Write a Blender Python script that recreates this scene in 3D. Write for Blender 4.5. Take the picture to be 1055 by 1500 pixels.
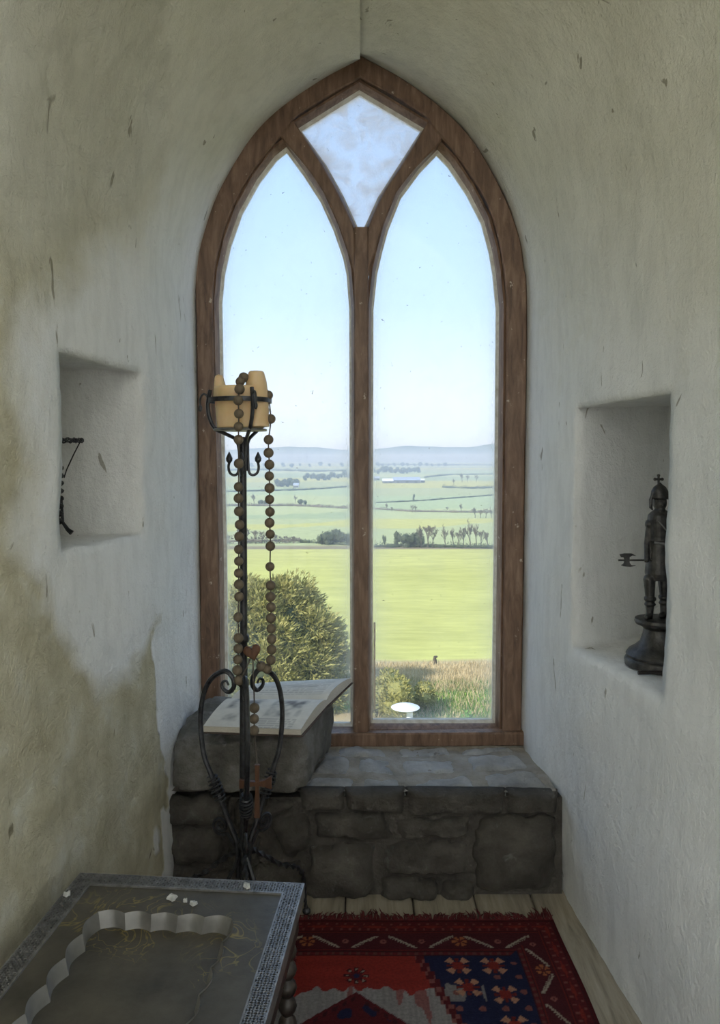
import bpy, bmesh, math, random
import numpy as np
from mathutils import Vector, Matrix, noise
R = math.radians
rnd = random.Random(7)
for o in list(bpy.data.objects): bpy.data.objects.remove(o, do_unlink=True)
S = bpy.context.scene
COL = S.collection

# ------------------------------------------------------------------ camera
EYE = 1.5; F = 1100.0; HOR = 675.0; CX = 527.5
cam = bpy.data.cameras.new('camera'); camo = bpy.data.objects.new('camera', cam); COL.objects.link(camo)
camo.location = (0, 0, EYE); camo.rotation_euler = (R(90), 0, 0)
cam.sensor_fit = 'VERTICAL'; cam.sensor_height = 36; cam.lens = F * 36 / 1500
cam.shift_y = -(750 - HOR) / 1500
cam.clip_start = 0.02; cam.clip_end = 20000
S.camera = camo

# ------------------------------------------------------------------ world, sun, lights, exposure
w = bpy.data.worlds.new('sky'); S.world = w; w.use_nodes = True
nt = w.node_tree; nt.nodes.clear()
out = nt.nodes.new('ShaderNodeOutputWorld'); bg = nt.nodes.new('ShaderNodeBackground')
tc = nt.nodes.new('ShaderNodeTexCoord'); sep = nt.nodes.new('ShaderNodeSeparateXYZ')
ramp = nt.nodes.new('ShaderNodeValToRGB')
els = [(0.0, (.76, .86, .97)), (.08, (.71, .84, .98)), (.20, (.52, .72, .97)), (.42, (.40, .61, .95)), (1.0, (.40, .61, .95))]
cr_ = ramp.color_ramp
while len(cr_.elements) < len(els): cr_.elements.new(.5)
for e, (p, c) in zip(cr_.elements, els): e.position = p; e.color = (*c, 1)
nt.links.new(tc.outputs['Generated'], sep.inputs[0]); nt.links.new(sep.outputs['Z'], ramp.inputs[0])
nt.links.new(ramp.outputs[0], bg.inputs[0]); nt.links.new(bg.outputs[0], out.inputs[0])
bg.inputs[1].default_value = 1.0

def light(name, kind, loc, rot, energy, color):
    l = bpy.data.lights.new(name, kind); o = bpy.data.objects.new(name, l); COL.objects.link(o)
    o.location = loc; o.rotation_euler = rot; l.energy = energy; l.color = color
    return o, l
so, sl = light('sun', 'SUN', (-20, -30, 60), (0, 0, 0), 3.6, (1.0, .94, .84))
so.rotation_euler = Vector((.62, .58, -.56)).to_track_quat('-Z', 'Y').to_euler(); sl.angle = R(.6)
# added fill lamp on the unseen room's side wall, brightening the window bay
ro, rl = light('added_room_fill', 'AREA', (2.2, -1.32, 2.0), (0, R(90), 0), 205, (.84, .92, 1.0))
rl.shape = 'RECTANGLE'; rl.size = 2.0; rl.size_y = 1.2
po, pl = light('window_portal', 'AREA', (0, 3.18, 1.75), (R(-90), 0, 0), 1, (1, 1, 1))
pl.shape = 'RECTANGLE'; pl.size = 1.36; pl.size_y = 2.8; pl.cycles.is_portal = True
S.view_settings.view_transform = 'Standard'; S.view_settings.look = 'None'
S.view_settings.gamma = 1; S.view_settings.use_curve_mapping = False
S.view_settings.exposure = 0.45
S.cycles.max_bounces = 10; S.cycles.diffuse_bounces = 7; S.cycles.transparent_max_bounces = 16

# ------------------------------------------------------------------ helpers
def P(x, y, Y): return Vector(((x - CX) * Y / F, Y, EYE - (y - HOR) * Y / F))
def row(p): return HOR + (EYE - p[2]) * F / p[1]
def col(p): return CX + p[0] * F / p[1]

def tag(o, label=None, cat=None, group=None, kind=None):
    if label: o['label'] = label
    if cat: o['category'] = cat
    if group: o['group'] = group
    if kind: o['kind'] = kind
    return o
def empty(name, loc, label=None, cat=None, group=None, kind=None):
    o = bpy.data.objects.new(name, None); COL.objects.link(o); o.location = loc; o.empty_display_size = .05
    return tag(o, label, cat, group, kind)
def attach(o, parent):
    if parent is not None:
        o.parent = parent
        pm = Matrix.Translation(parent.location) if parent.parent is None else Matrix.Translation(parent['_o'] if '_o' in parent else (0, 0, 0))
        if parent.parent is None: o.matrix_parent_inverse = pm.inverted()
def child(o, parent):
    """parent o to root empty or to a mesh part whose vertices are in world coordinates"""
    o.parent = parent
    root = parent if parent.parent is None else parent.parent
    if parent.parent is None and parent.type == 'EMPTY':
        o.matrix_parent_inverse = Matrix.Translation(parent.location).inverted()
    return o

class MB:
    def __init__(s): s.v = []; s.f = []
    def add(s, v, f):
        n = len(s.v); s.v += [tuple(q) for q in v]; s.f += [tuple(i + n for i in q) for q in f]; return s
    def box(s, a, b):
        x0, y0, z0 = a; x1, y1, z1 = b
        return s.add([(x0,y0,z0),(x1,y0,z0),(x1,y1,z0),(x0,y1,z0),(x0,y0,z1),(x1,y0,z1),(x1,y1,z1),(x0,y1,z1)],
                     [(3,2,1,0),(4,5,6,7),(0,1,5,4),(1,2,6,5),(2,3,7,6),(3,0,4,7)])
    def tube(s, pts, rad, seg=8, twist=0, flat=1.0, caps=True):
        pts = [Vector(p) for p in pts]; n = len(pts)
        rs = rad if isinstance(rad, (list, tuple)) else [rad] * n
        t0 = (pts[1] - pts[0]).normalized()
        up = Vector((0, 0, 1)) if abs(t0.z) < .9 else Vector((1, 0, 0))
        nrm = (up - t0 * up.dot(t0)).normalized(); V = []
        for i, p in enumerate(pts):
            t = (pts[min(i + 1, n - 1)] - pts[max(i - 1, 0)])
            t = t.normalized() if t.length > 1e-9 else t0
            nrm = nrm - t * nrm.dot(t)
            nrm = nrm.normalized() if nrm.length > 1e-6 else t.orthogonal().normalized()
            b = t.cross(nrm)
            for k in range(seg):
                a = 2 * math.pi * k / seg + twist * i
                V.append(p + (nrm * math.cos(a) + b * math.sin(a) * 1.0) * rs[i] * (1 if flat == 1 else 1 / math.sqrt((math.cos(2*math.pi*k/seg))**2 + (math.sin(2*math.pi*k/seg) / flat)**2)))
        Fc = []
        for i in range(n - 1):
            for k in range(seg):
                k2 = (k + 1) % seg
                Fc.append((i*seg+k, i*seg+k2, (i+1)*seg+k2, (i+1)*seg+k))
        if caps: Fc.append(tuple(range(seg))[::-1]); Fc.append(tuple((n-1)*seg + k for k in range(seg)))
        return s.add(V, Fc)
    def lathe(s, prof, c=(0, 0, 0), seg=24):
        V = []; Fc = []
        for r, z in prof:
            for k in range(seg):
                a = 2*math.pi*k/seg; V.append((c[0]+r*math.cos(a), c[1]+r*math.sin(a), c[2]+z))
        for i in range(len(prof)-1):
            for k in range(seg):
                k2 = (k+1) % seg
                Fc.append((i*seg+k, i*seg+k2, (i+1)*seg+k2, (i+1)*seg+k))
        Fc.append(tuple(range(seg))[::-1]); Fc.append(tuple((len(prof)-1)*seg+k for k in range(seg)))
        return s.add(V, Fc)
    def ball(s, c, r, seg=12, rings=8):
        rx, ry, rz = r if isinstance(r, (tuple, list)) else (r, r, r)
        V = [(c[0], c[1], c[2]-rz)]; Fc = []
        for i in range(1, rings):
            t = -math.pi/2 + math.pi*i/rings
            for k in range(seg):
                a = 2*math.pi*k/seg
                V.append((c[0]+rx*math.cos(t)*math.cos(a), c[1]+ry*math.cos(t)*math.sin(a), c[2]+rz*math.sin(t)))
        V.append((c[0], c[1], c[2]+rz))
        for k in range(seg):
            k2 = (k+1) % seg
            Fc.append((0, 1+k2, 1+k)); m = 1+(rings-2)*seg; Fc.append((m+k, m+k2, len(V)-1))
            for i in range(rings-2): Fc.append((1+i*seg+k, 1+i*seg+k2, 1+(i+1)*seg+k2, 1+(i+1)*seg+k))
        return s.add(V, Fc)
    def cone(s, p0, r0, p1, r1, seg=12):
        p0 = Vector(p0); p1 = Vector(p1); d = (p1-p0)
        s.tube([p0, p0 + d*.5, p1], [r0, (r0+r1)/2, r1], seg); s.ball(p0, r0, seg, 8); s.ball(p1, r1, seg, 8); return s
    def mesh(s, name='mesh'):
        m = bpy.data.meshes.new(name); m.from_pydata(s.v, [], s.f); m.update(); return m
    def build(s, name, mat, parent=None, smooth=True, angle=40):
        m = s.mesh(name); return finish(name, m, mat, parent, smooth, angle)

def finish(name, m, mat, parent=None, smooth=True, angle=40):
    o = bpy.data.objects.new(name, m); COL.objects.link(o)
    if mat: m.materials.append(mat)
    if smooth:
        m.shade_smooth()
        if angle < 180: m.set_sharp_from_angle(angle=R(angle))
    if parent is not None: child(o, parent)
    return o
def remesh(mb, vox, smooth_it=2):
    m = mb.mesh('tmp'); o = bpy.data.objects.new('tmp', m); COL.objects.link(o)
    md = o.modifiers.new('r', 'REMESH'); md.mode = 'VOXEL'; md.voxel_size = vox
    if smooth_it:
        sm = o.modifiers.new('s', 'SMOOTH'); sm.iterations = smooth_it; sm.factor = .5
    dg = bpy.context.evaluated_depsgraph_get(); dg.update()
    r = bpy.data.meshes.new_from_object(o.evaluated_get(dg))
    bpy.data.objects.remove(o, do_unlink=True); bpy.data.meshes.remove(m)
    return r
def set_col(m, cols, name='tone'):
    a = m.color_attributes.new(name, 'FLOAT_COLOR', 'POINT')
    c = np.ones((len(m.vertices), 4), np.float32); c[:, :3] = np.asarray(cols, np.float32).reshape(-1, 3)
    a.data.foreach_set('color', c.ravel())
def set_val(m, vals, name):
    a = m.attributes.new(name, 'FLOAT', 'POINT'); a.data.foreach_set('value', np.asarray(vals, np.float32))
def crom(pts, n):
    """Catmull-Rom through pts, n samples per span"""
    p = [np.array(q, float) for q in pts]; p = [2*p[0]-p[1]] + p + [2*p[-1]-p[-2]]; r = []
    for i in range(1, len(p)-2):
        for k in range(n):
            t = k/n; a, b, c, d = p[i-1], p[i], p[i+1], p[i+2]
            r.append(.5*((2*b)+(c-a)*t+(2*a-5*b+4*c-d)*t*t+(3*b-a-3*c+d)*t**3))
    r.append(p[-2]); return r
def resample(pts, n):
    p = np.array([list(q) for q in pts], float); d = np.r_[0, np.cumsum(np.linalg.norm(np.diff(p, axis=0), axis=1))]
    t = np.linspace(0, d[-1], n); return np.stack([np.interp(t, d, p[:, k]) for k in range(p.shape[1])], 1)
def nz(p, s=1.0): return noise.noise(Vector(p) * s)
def sst(a, b, x):
    t = max(0, min(1, (x-a)/(b-a))); return t*t*(3-2*t)

# ------------------------------------------------------------------ materials
class NT:
    def __init__(s, name):
        s.m = bpy.data.materials.new(name); s.m.use_nodes = True; s.t = s.m.node_tree; s.t.nodes.clear()
        s.o = s.n('ShaderNodeOutputMaterial'); s.tc = s.n('ShaderNodeTexCoord')
    def n(s, t, **k):
        x = s.t.nodes.new(t)
        for a, b in k.items(): setattr(x, a, b)
        return x
    def l(s, a, b): s.t.links.new(a, b)
    def noise(s, scale, detail=4, rough=.55, vec=None, stretch=None, dist=0):
        x = s.n('ShaderNodeTexNoise'); x.inputs['Scale'].default_value = scale; x.inputs['Detail'].default_value = detail
        x.inputs['Roughness'].default_value = rough; x.inputs['Distortion'].default_value = dist
        src = vec or s.tc.outputs['Object']
        if stretch:
            mp = s.n('ShaderNodeMapping'); mp.inputs['Scale'].default_value = stretch; s.l(src, mp.inputs[0]); src = mp.outputs[0]
        s.l(src, x.inputs['Vector']); return x.outputs[0]
    def ramp(s, fac, stops):
        x = s.n('ShaderNodeValToRGB'); e = x.color_ramp.elements
        while len(e) < len(stops): e.new(.5)
        for q, (p, c) in zip(e, stops):
            q.position = p; q.color = (*c, 1) if isinstance(c, (tuple, list)) else (c, c, c, 1)
        s.l(fac, x.inputs[0]); return x.outputs[0]
    def math(s, op, a, b=None, clamp=False):
        x = s.n('ShaderNodeMath', operation=op); x.use_clamp = clamp
        for i, q in enumerate((a, b)):
            if q is None: continue
            if isinstance(q, (int, float)): x.inputs[i].default_value = q
            else: s.l(q, x.inputs[i])
        return x.outputs[0]
    def mix(s, fac, a, b, mode='MIX'):
        x = s.n('ShaderNodeMix', data_type='RGBA', blend_type=mode)
        for i, q in ((0, fac), (6, a), (7, b)):
            if isinstance(q, (int, float)): x.inputs[i].default_value = q
            elif isinstance(q, (tuple, list)): x.inputs[i].default_value = (*q, 1)
            else: s.l(q, x.inputs[i])
        return x.outputs[2]
    def attr(s, name, out='Color'):
        x = s.n('ShaderNodeAttribute', attribute_name=name); return x.outputs[out]
    def bump(s, h, strength=.3, dist=.01, prev=None):
        x = s.n('ShaderNodeBump'); x.inputs['Strength'].default_value = strength; x.inputs['Distance'].default_value = dist
        s.l(h, x.inputs['Height'])
        if prev: s.l(prev, x.inputs['Normal'])
        return x.outputs[0]
    def bsdf(s, colr, rough=.8, metal=0, normal=None, spec=.3, sss=0, trans=0):
        x = s.n('ShaderNodeBsdfPrincipled')
        if isinstance(colr, (tuple, list)): x.inputs['Base Color'].default_value = (*colr, 1)
        else: s.l(colr, x.inputs['Base Color'])
        if isinstance(rough, (int, float)): x.inputs['Roughness'].default_value = rough
        else: s.l(rough, x.inputs['Roughness'])
        x.inputs['Metallic'].default_value = metal; x.inputs['Specular IOR Level'].default_value = spec
        if sss: x.inputs['Subsurface Weight'].default_value = sss; x.inputs['Subsurface Radius'].default_value = (.02, .01, .004)
        if normal: s.l(normal, x.inputs['Normal'])
        s.l(x.outputs[0], s.o.inputs[0]); return x
def simple(name, c1, c2, scale=8, rough=.8, metal=0, bump=.2, bscale=None, stretch=None, dist=.005, spec=.3, lo=.3, hi=.7, sss=0):
    t = NT(name); f = t.noise(scale, 5, .6, stretch=stretch)
    c = t.ramp(f, [(lo, c1), (hi, c2)]); b = t.bump(t.noise(bscale or scale*4, 5, .6, stretch=stretch), bump, dist)
    t.bsdf(c, rough, metal, b, spec, sss); return t.m
M = {}
def plaster():
    t = NT('limewashed_plaster'); lime = t.attr('lime', 'Fac'); bounce_tint = t.attr('bounce_tint', 'Fac')
    n1 = t.noise(5.5, 6, .62); n2 = t.noise(38, 5, .6); n3 = t.noise(1.6, 3, .5)
    f = t.math('ADD', lime, t.math('MULTIPLY', t.math('SUBTRACT', n1, .5), .75))
    f = t.ramp(f, [(.22, 0.0), (.46, .5), (.80, 1.0)])
    yel = t.ramp(t.noise(9, 5, .6), [(.3, (.50, .455, .31)), (.55, (.63, .585, .43)), (.75, (.73, .71, .60))])
    wht = t.ramp(n3, [(.3, (.84, .845, .84)), (.7, (.89, .89, .88))])
    crm = t.ramp(t.noise(4, 5, .6), [(.3, (.66, .63, .52)), (.7, (.76, .735, .63))])  # cream tint towards the vault: light bounced off the fields, put into colour
    base = t.mix(bounce_tint, t.mix(f, yel, wht), crm)
    streak = t.ramp(t.noise(24, 4, .6, stretch=(1, 1, .28)), [(.36, .93), (.56, 1.0)])
    base = t.mix(1.0, base, streak, 'MULTIPLY')
    chip = t.ramp(t.noise(15, 3, .5, stretch=(1, 1, .4), dist=1.2), [(.275, (.34, .31, .25)), (.30, (1, 1, 1))])
    base = t.mix(.75, base, chip, 'MULTIPLY')
    fl = t.ramp(n1, [(.35, 0.0), (.42, 1.0)])
    b1 = t.bump(t.noise(55, 7, .7), .75, .016); b2 = t.bump(t.noise(26, 7, .7, stretch=(1, 1, .6), dist=.5), .5, .014, b1)
    b3 = t.bump(fl, .30, .008, b2)
    rg = t.math('MULTIPLY', t.noise(13, 7, .7, dist=.8), t.math('SUBTRACT', 1.0, f)); b3 = t.bump(rg, .7, .03, b3)
    t.bsdf(base, .92, 0, b3, .15); return t.m
M['plaster'] = plaster()
def wood(name, c1, c2, c3, stretch, flake=None, rough=.65):
    t = NT(name); g = t.noise(14, 6, .65, stretch=stretch, dist=.6)
    c = t.ramp(g, [(.28, c1), (.5, c2), (.74, c3)])
    if flake:
        fm = t.ramp(t.noise(34, 4, .6), [(.685, 0.0), (.72, 1.0)]); c = t.mix(fm, c, flake)
    b = t.bump(g, .35, .006, t.bump(t.noise(60, 4, .6), .15, .004))
    t.bsdf(c, rough, 0, b, .35); return t.m
M['frame'] = wood('weathered_brown_wood', (.075, .044, .029), (.17, .10, .063), (.27, .175, .118), (3, 3, .5), (.46, .38, .30), .42)
M['putty'] = simple('old_putty', (.42, .36, .28), (.68, .64, .56), 30, .85)
M['floor'] = wood('bleached_boards', (.17, .145, .108), (.28, .24, .18), (.37, .325, .255), (3.5, .35, 1), None, .75)
M['iron'] = simple('wrought_iron', (.022, .022, .025), (.075, .076, .082), 40, .36, .7, .35, 90, spec=.5)
M['bead'] = simple('bead_wood', (.085, .064, .043), (.165, .13, .09), 40, .6, 0, .2)
M['cross'] = simple('red_brown_wood', (.065, .028, .016), (.12, .055, .028), 25, .5, 0, .2, stretch=(3, 3, .5))
M['cord'] = simple('brown_cord', (.06, .05, .04), (.14, .12, .1), 60, .8)
M['wax'] = simple('amber_wax', (.60, .40, .20), (.76, .58, .36), 10, .45, 0, .15, 30, sss=.35)
def stone_mat(name, c1, c2, c3, lim):
    t = NT(name); n = t.noise(7, 6, .65); c = t.ramp(n, [(.25, c1), (.5, c2), (.75, c3)])
    l = t.ramp(t.noise(16, 5, .65, dist=.5), [(.60, 0.0), (.72, 1.0)]); c = t.mix(t.math('MULTIPLY', l, lim), c, (.55, .55, .53))
    b = t.bump(t.noise(18, 8, .7), 1.0, .035, t.bump(t.noise(60, 6, .75), .7, .012))
    t.bsdf(c, .85, 0, b, .25); return t.m
M['stone'] = stone_mat('dark_rubble_stone', (.055, .049, .042), (.115, .103, .088), (.20, .18, .153), .2)
M['slab'] = stone_mat('limed_sill_stone', (.26, .255, .245), (.47, .465, .455), (.68, .67, .65), .7)
M['block'] = stone_mat('grey_block_stone', (.09, .083, .072), (.19, .178, .155), (.38, .37, .35), .4)
M['mortar'] = simple('dark_mortar', (.04, .035, .03), (.095, .084, .072), 12, .95, 0, .7, 40, dist=.02)
M['limemortar'] = simple('lime_mortar', (.20, .175, .14), (.36, .33, .285), 12, .95, 0, .7, 40, dist=.02)
M['bronze'] = simple('dark_patinated_metal', (.028, .027, .027), (.085, .08, .076), 60, .42, .55, .3, 120, spec=.5)
def vcol(name, rough=.9, bs=120, bst=.4, vary=.25, spec=.15):
    t = NT(name); c = t.attr('tone'); v = t.ramp(t.noise(bs*.5, 4, .6), [(.3, 1-vary), (.7, 1.0)])
    c = t.mix(1.0, c, v, 'MULTIPLY'); t.bsdf(c, rough, 0, t.bump(t.noise(bs, 4, .6), bst, .004), spec); return t.m
M['rug'] = vcol('woven_wool', .95, 220, .6, .35)
M['fringe'] = simple('dark_red_fringe', (.05, .008, .010), (.14, .02, .02), 60, .95)
M['paper'] = vcol('printed_paper', .8, 60, .15, .12)
M['pagedge'] = simple('page_edges', (.42, .38, .31), (.62, .58, .5), 90, .9, stretch=(1, 1, 14))
M['cover'] = simple('book_cover', (.05, .035, .03), (.10, .07, .055), 30, .7)
M['table'] = simple('dull_brass_tray', (.14, .135, .125), (.26, .255, .245), 9, .42, .45, .15, 60, spec=.5)
def painted():
    t = NT('painted_tray_panel'); c = t.ramp(t.noise(8, 6, .65), [(.3, (.050, .044, .034)), (.7, (.115, .10, .076))])
    r = t.ramp(t.noise(11, 2, .5, dist=2.2), [(.475, 0.0), (.495, 1.0), (.515, 0.0)])
    k = t.ramp(t.noise(3.2, 2, .5), [(.52, 0.0), (.60, 1.0)])
    c = t.mix(t.math('MULTIPLY', t.math('MULTIPLY', r, k), .55), c, (.40, .30, .08))
    t.bsdf(c, .45, .35, t.bump(t.noise(50, 5, .6), .15, .004), .5); return t.m
M['panel'] = painted()
M['lattice'] = simple('pierced_metal', (.15, .145, .14), (.30, .295, .29), 40, .38, .6, .1, spec=.5)
M['ebony'] = simple('dark_turned_wood', (.016, .012, .010), (.05, .036, .028), 20, .4, 0, .2, spec=.5)
M['flake'] = simple('plaster_flake', (.36, .36, .35), (.55, .55, .53), 40, .9)
def glass(name, base, dustc, edge, blot, sc):
    t = NT(name); e = t.attr('edge', 'Fac'); n = t.noise(sc, 6, .65, dist=.4)
    d = t.math('ADD', t.math('MULTIPLY', e, edge), base)
    d = t.math('ADD', d, t.ramp(n, [(.42, 0.0), (.75, blot)]), clamp=True)
    sp = t.ramp(t.noise(85, 2, .5, dist=.8), [(.735, 0.0), (.765, .7)])
    tr = t.n('ShaderNodeBsdfTransparent'); tl = t.n('ShaderNodeBsdfTranslucent'); df = t.n('ShaderNodeBsdfDiffuse')
    tl.inputs[0].default_value = (*dustc, 1); df.inputs[0].default_value = (*dustc, 1)
    a = t.n('ShaderNodeMixShader'); a.inputs[0].default_value = .35; t.l(tl.outputs[0], a.inputs[1]); t.l(df.outputs[0], a.inputs[2])
    b = t.n('ShaderNodeMixShader'); t.l(d, b.inputs[0]); t.l(tr.outputs[0], b.inputs[1]); t.l(a.outputs[0], b.inputs[2])
    dk = t.n('ShaderNodeBsdfDiffuse'); dk.inputs[0].default_value = (.12, .10, .08, 1)
    c = t.n('ShaderNodeMixShader'); t.l(sp, c.inputs[0]); t.l(b.outputs[0], c.inputs[1]); t.l(dk.outputs[0], c.inputs[2])
    g = t.n('ShaderNodeBsdfGlossy'); g.inputs['Roughness'].default_value = .03
    h = t.n('ShaderNodeMixShader'); h.inputs[0].default_value = .02; t.l(c.outputs[0], h.inputs[1]); t.l(g.outputs[0], h.inputs[2])
    t.l(h.outputs[0], t.o.inputs[0]); return t.m
M['glass'] = glass('dusty_glass', .03, (.86, .88, .90), .30, .06, 7)
M['frost'] = glass('grimy_glass', .40, (.88, .86, .97), .35, .75, 11)
M['leaf'] = simple('olive_foliage', (.16, .165, .045), (.44, .40, .14), 3.0, .7, 0, .0)
M['bush'] = simple('dark_foliage', (.045, .062, .035), (.11, .13, .06), .8, .8, 0, .0)
M['twig'] = simple('bare_twigs', (.13, .115, .085), (.25, .22, .16), 1.0, .9, 0, .0)
M['bark'] = simple('bark', (.07, .06, .045), (.14, .12, .09), 2, .9, 0, .3)
M['straw'] = simple('dry_grass', (.42, .33, .17), (.66, .55, .34), 1.2, .9, 0, .0)
M['green'] = simple('fresh_leaf', (.06, .14, .03), (.16, .30, .07), 6, .7, 0, .0)
M['white'] = simple('white_paint', (.74, .75, .77), (.82, .83, .84), 5, .6, 0, .05)
M['barnroof'] = simple('blue_grey_sheet_roof', (.30, .36, .45), (.40, .46, .55), .2, .6, 0, .0)
M['barnwall'] = simple('dark_barn_boards', (.10, .11, .13), (.16, .17, .19), .3, .8, 0, .0)  # plain dark grey, the colour of the barn walls
M['rubble'] = simple('tower_masonry', (.40, .38, .34), (.55, .53, .49), 2, .95, 0, .5)
def groundm():
    t = NT('fields'); c = t.attr('tone'); a = t.ramp(t.noise(.22, 6, .65), [(.3, .86), (.7, 1.06)])
    b = t.ramp(t.noise(1.6, 4, .6, stretch=(.25, 1, 1)), [(.3, .86), (.7, 1.05)])
    c = t.mix(1.0, t.mix(1.0, c, a, 'MULTIPLY'), b, 'MULTIPLY'); t.bsdf(c, .95, 0, None, .05); return t.m
M['ground'] = groundm()
M['hill'] = simple('hill_moor', (.12, .15, .10), (.20, .22, .14), .002, .95, 0, .0)

# ------------------------------------------------------------------ room shell: splayed embrasure with pointed vault
YW = 3.03; ZS = P(0, 440, YW).z
def xr(Y, z):
    lo = np.interp(Y, [-.8, 0, 1, 2.0, 2.59, 3.03], [.95, .88, .81, .742, .704, .645])
    mi = np.interp(Y, [-.8, 0, 1, 1.944, 2.476, 2.75, 3.03], [1.208, 1.085, .932, .786, .704, .678, .661])
    return lo + (mi - lo) * sst(.1, 1.1, z) + .012 * sst(1.1, 2.1, z)
def xl(Y, z):
    mi = np.interp(Y, [-.8, 0, 1, 2.45, 2.75, 3.03], [-1.16, -1.040, -.892, -.678, -.658, -.648])
    return mi + .020 * (1 - sst(.2, 1.2, z)) - .014 * sst(1.1, 2.1, z)
ARCH = [(1, 0), (.987, .121), (.953, .253), (.864, .435), (.692, .64), (.527, .77), (.274, .896), (0, 1)]
AC = np.array(crom(ARCH, 14)); ARCS = resample(AC, 64)
NICHE = {1: (1.944, 2.476, .888, 1.676, .40), -1: (1.919, 2.39, 1.266, 1.780, .36)}
def seq(a, b, step): n = max(1, round((b-a)/step)); return list(np.linspace(a, b, n+1))
def wall(side):
    n0, n1, z0, z1, dep = NICHE[side]; X = xr if side > 0 else xl
    Ys = seq(-.6, n0, .03)[:-1] + seq(n0, n1, .02)[:-1] + seq(n1, YW + .02, .02)
    Zs = seq(-.03, z0, .022)[:-1] + seq(z0, z1, .022)[:-1] + seq(z1, ZS, .022)
    na = len(ARCS) - 1; NZ = len(Zs); NR = NZ + na; V = []
    def pos(Y, j):
        if j < NZ: x = X(Y, Zs[j]); z = Zs[j]; nr = Vector((-side, 0, 0)); fade = 1
        else:
            a, b = ARCS[j - NZ + 1]; hw = X(Y, ZS); H = .98 * abs(hw) / .672; k_ = 1 - sst(YW - .22, YW, Y); bb_ = b + k_ * .42 * (a - math.sqrt(a*a + .26**2)) * (1 - sst(.45, 1.0, a)); x = hw * a; z = ZS + H * bb_
            nr = Vector((-side * (1 - b * .5), 0, -b)).normalized(); fade = sst(0, .12, a)
        p = Vector((x, Y, z)); edge = 1 - sst(YW - .18, YW - .01, Y) * .8
        d = .016 * nz(p, 1.9) + .008 * nz(p + Vector((7, 3, 1)), 5.5) + .0035 * nz(p, 17) + .002 * nz(p, 41)
        return p + nr * d * fade * edge
    for Y in Ys:
        for j in range(NR): V.append(pos(Y, j))
    idx = lambda i, j: i * NR + j
    i0 = min(range(len(Ys)), key=lambda i: abs(Ys[i] - n0)); i1 = min(range(len(Ys)), key=lambda i: abs(Ys[i] - n1))
    j0 = min(range(NZ), key=lambda i: abs(Zs[i] - z0)); j1 = min(range(NZ), key=lambda i: abs(Zs[i] - z1))
    Fc = []
    for i in range(len(Ys) - 1):
        for j in range(NR - 1):
            if i0 <= i < i1 and j0 <= j < j1: continue
            q = (idx(i, j), idx(i+1, j), idx(i+1, j+1), idx(i, j+1)); Fc.append(q if side > 0 else q[::-1])
    # niche: reveals run back from the hole's own edge
    K = 12; far = .50 if side > 0 else -.06
    def npos(i, j, k):
        b = V[idx(i, j)]; t = k / K; u = (i - i0) / (i1 - i0); v = (j - j0) / (j1 - j0)
        q = Vector((b.x + side * dep * t, b.y + (far * u - .05 * (1 - u)) * dep * t, b.z + (.02 * v * t)))
        r = (nz(q, 11) * .006 + nz(q, 30) * .003) * min(1, k / 3)
        return q + Vector((r, r if 0 < t else 0, r))
    loop = [(i, j0) for i in range(i0, i1)] + [(i1, j) for j in range(j0, j1)] + [(i, j1) for i in range(i1, i0, -1)] + [(i0, j) for j in range(j1, j0, -1)]
    # soften the arris a little
    for (i, j) in loop:
        p = V[idx(i, j)]; V[idx(i, j)] = p + Vector((side * .004, 0, .006 * nz(p, 14))) 
    ids = [[idx(i, j) for (i, j) in loop]]
    for k in range(1, K + 1):
        r = []
        for (i, j) in loop: V.append(npos(i, j, k)); r.append(len(V) - 1)
        ids.append(r)
    L = len(loop)
    for k in range(K):
        for a in range(L):
            q = (ids[k][a], ids[k][(a+1) % L], ids[k+1][(a+1) % L], ids[k+1][a]); Fc.append(q[::-1] if side < 0 else q)
    gi = {lp: ids[K][n] for n, lp in enumerate(loop)}
    for i in range(i0, i1 + 1):
        for j in range(j0, j1 + 1):
            if (i, j) not in gi: V.append(npos(i, j, K)); gi[(i, j)] = len(V) - 1
    for i in range(i0, i1):
        for j in range(j0, j1):
            q = (gi[(i, j)], gi[(i+1, j)], gi[(i+1, j+1)], gi[(i, j+1)]); Fc.append(q if side > 0 else q[::-1])
    m = bpy.data.meshes.new('plaster_wall'); m.from_pydata([tuple(v) for v in V], [], Fc); m.update()
    lime = []; bounce_tint = []
    for v in V:
        Y = max(v.y, .35); x = CX + v.x * F / Y; y = HOR + (EYE - v.z) * F / Y
        if side < 0:
            x += 26 * nz(v, 5) + 12 * nz(v, 14); y += 34 * nz(v + Vector((3, 3, 3)), 4)
            bot = np.interp(x, [40, 70, 130, 190, 232, 246], [820, 880, 1000, 1000, 905, 1500])
            a = sst(-60, 120, x) * sst(300, 520, y + max(0, x - 120) * 1.0) * (1 - sst(bot - 60, bot + 60, y))
            lime.append(max(a, sst(228, 262, x)))
            bounce_tint.append(1 - sst(240, 480, y + max(0, x - 150) * .5))
        else:
            lime.append(.80 + .2 * sst(500, 800, y)); bounce_tint.append((1 - sst(140, 620, y - max(0, x - 700) * .25)))
    set_val(m, lime, 'lime'); set_val(m, bounce_tint, 'bounce_tint')
    o = finish('wall_right' if side > 0 else 'wall_left', m, M['plaster'], None, True, 180)
    return tag(o, kind='structure')
wall(1); wall(-1)

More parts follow.
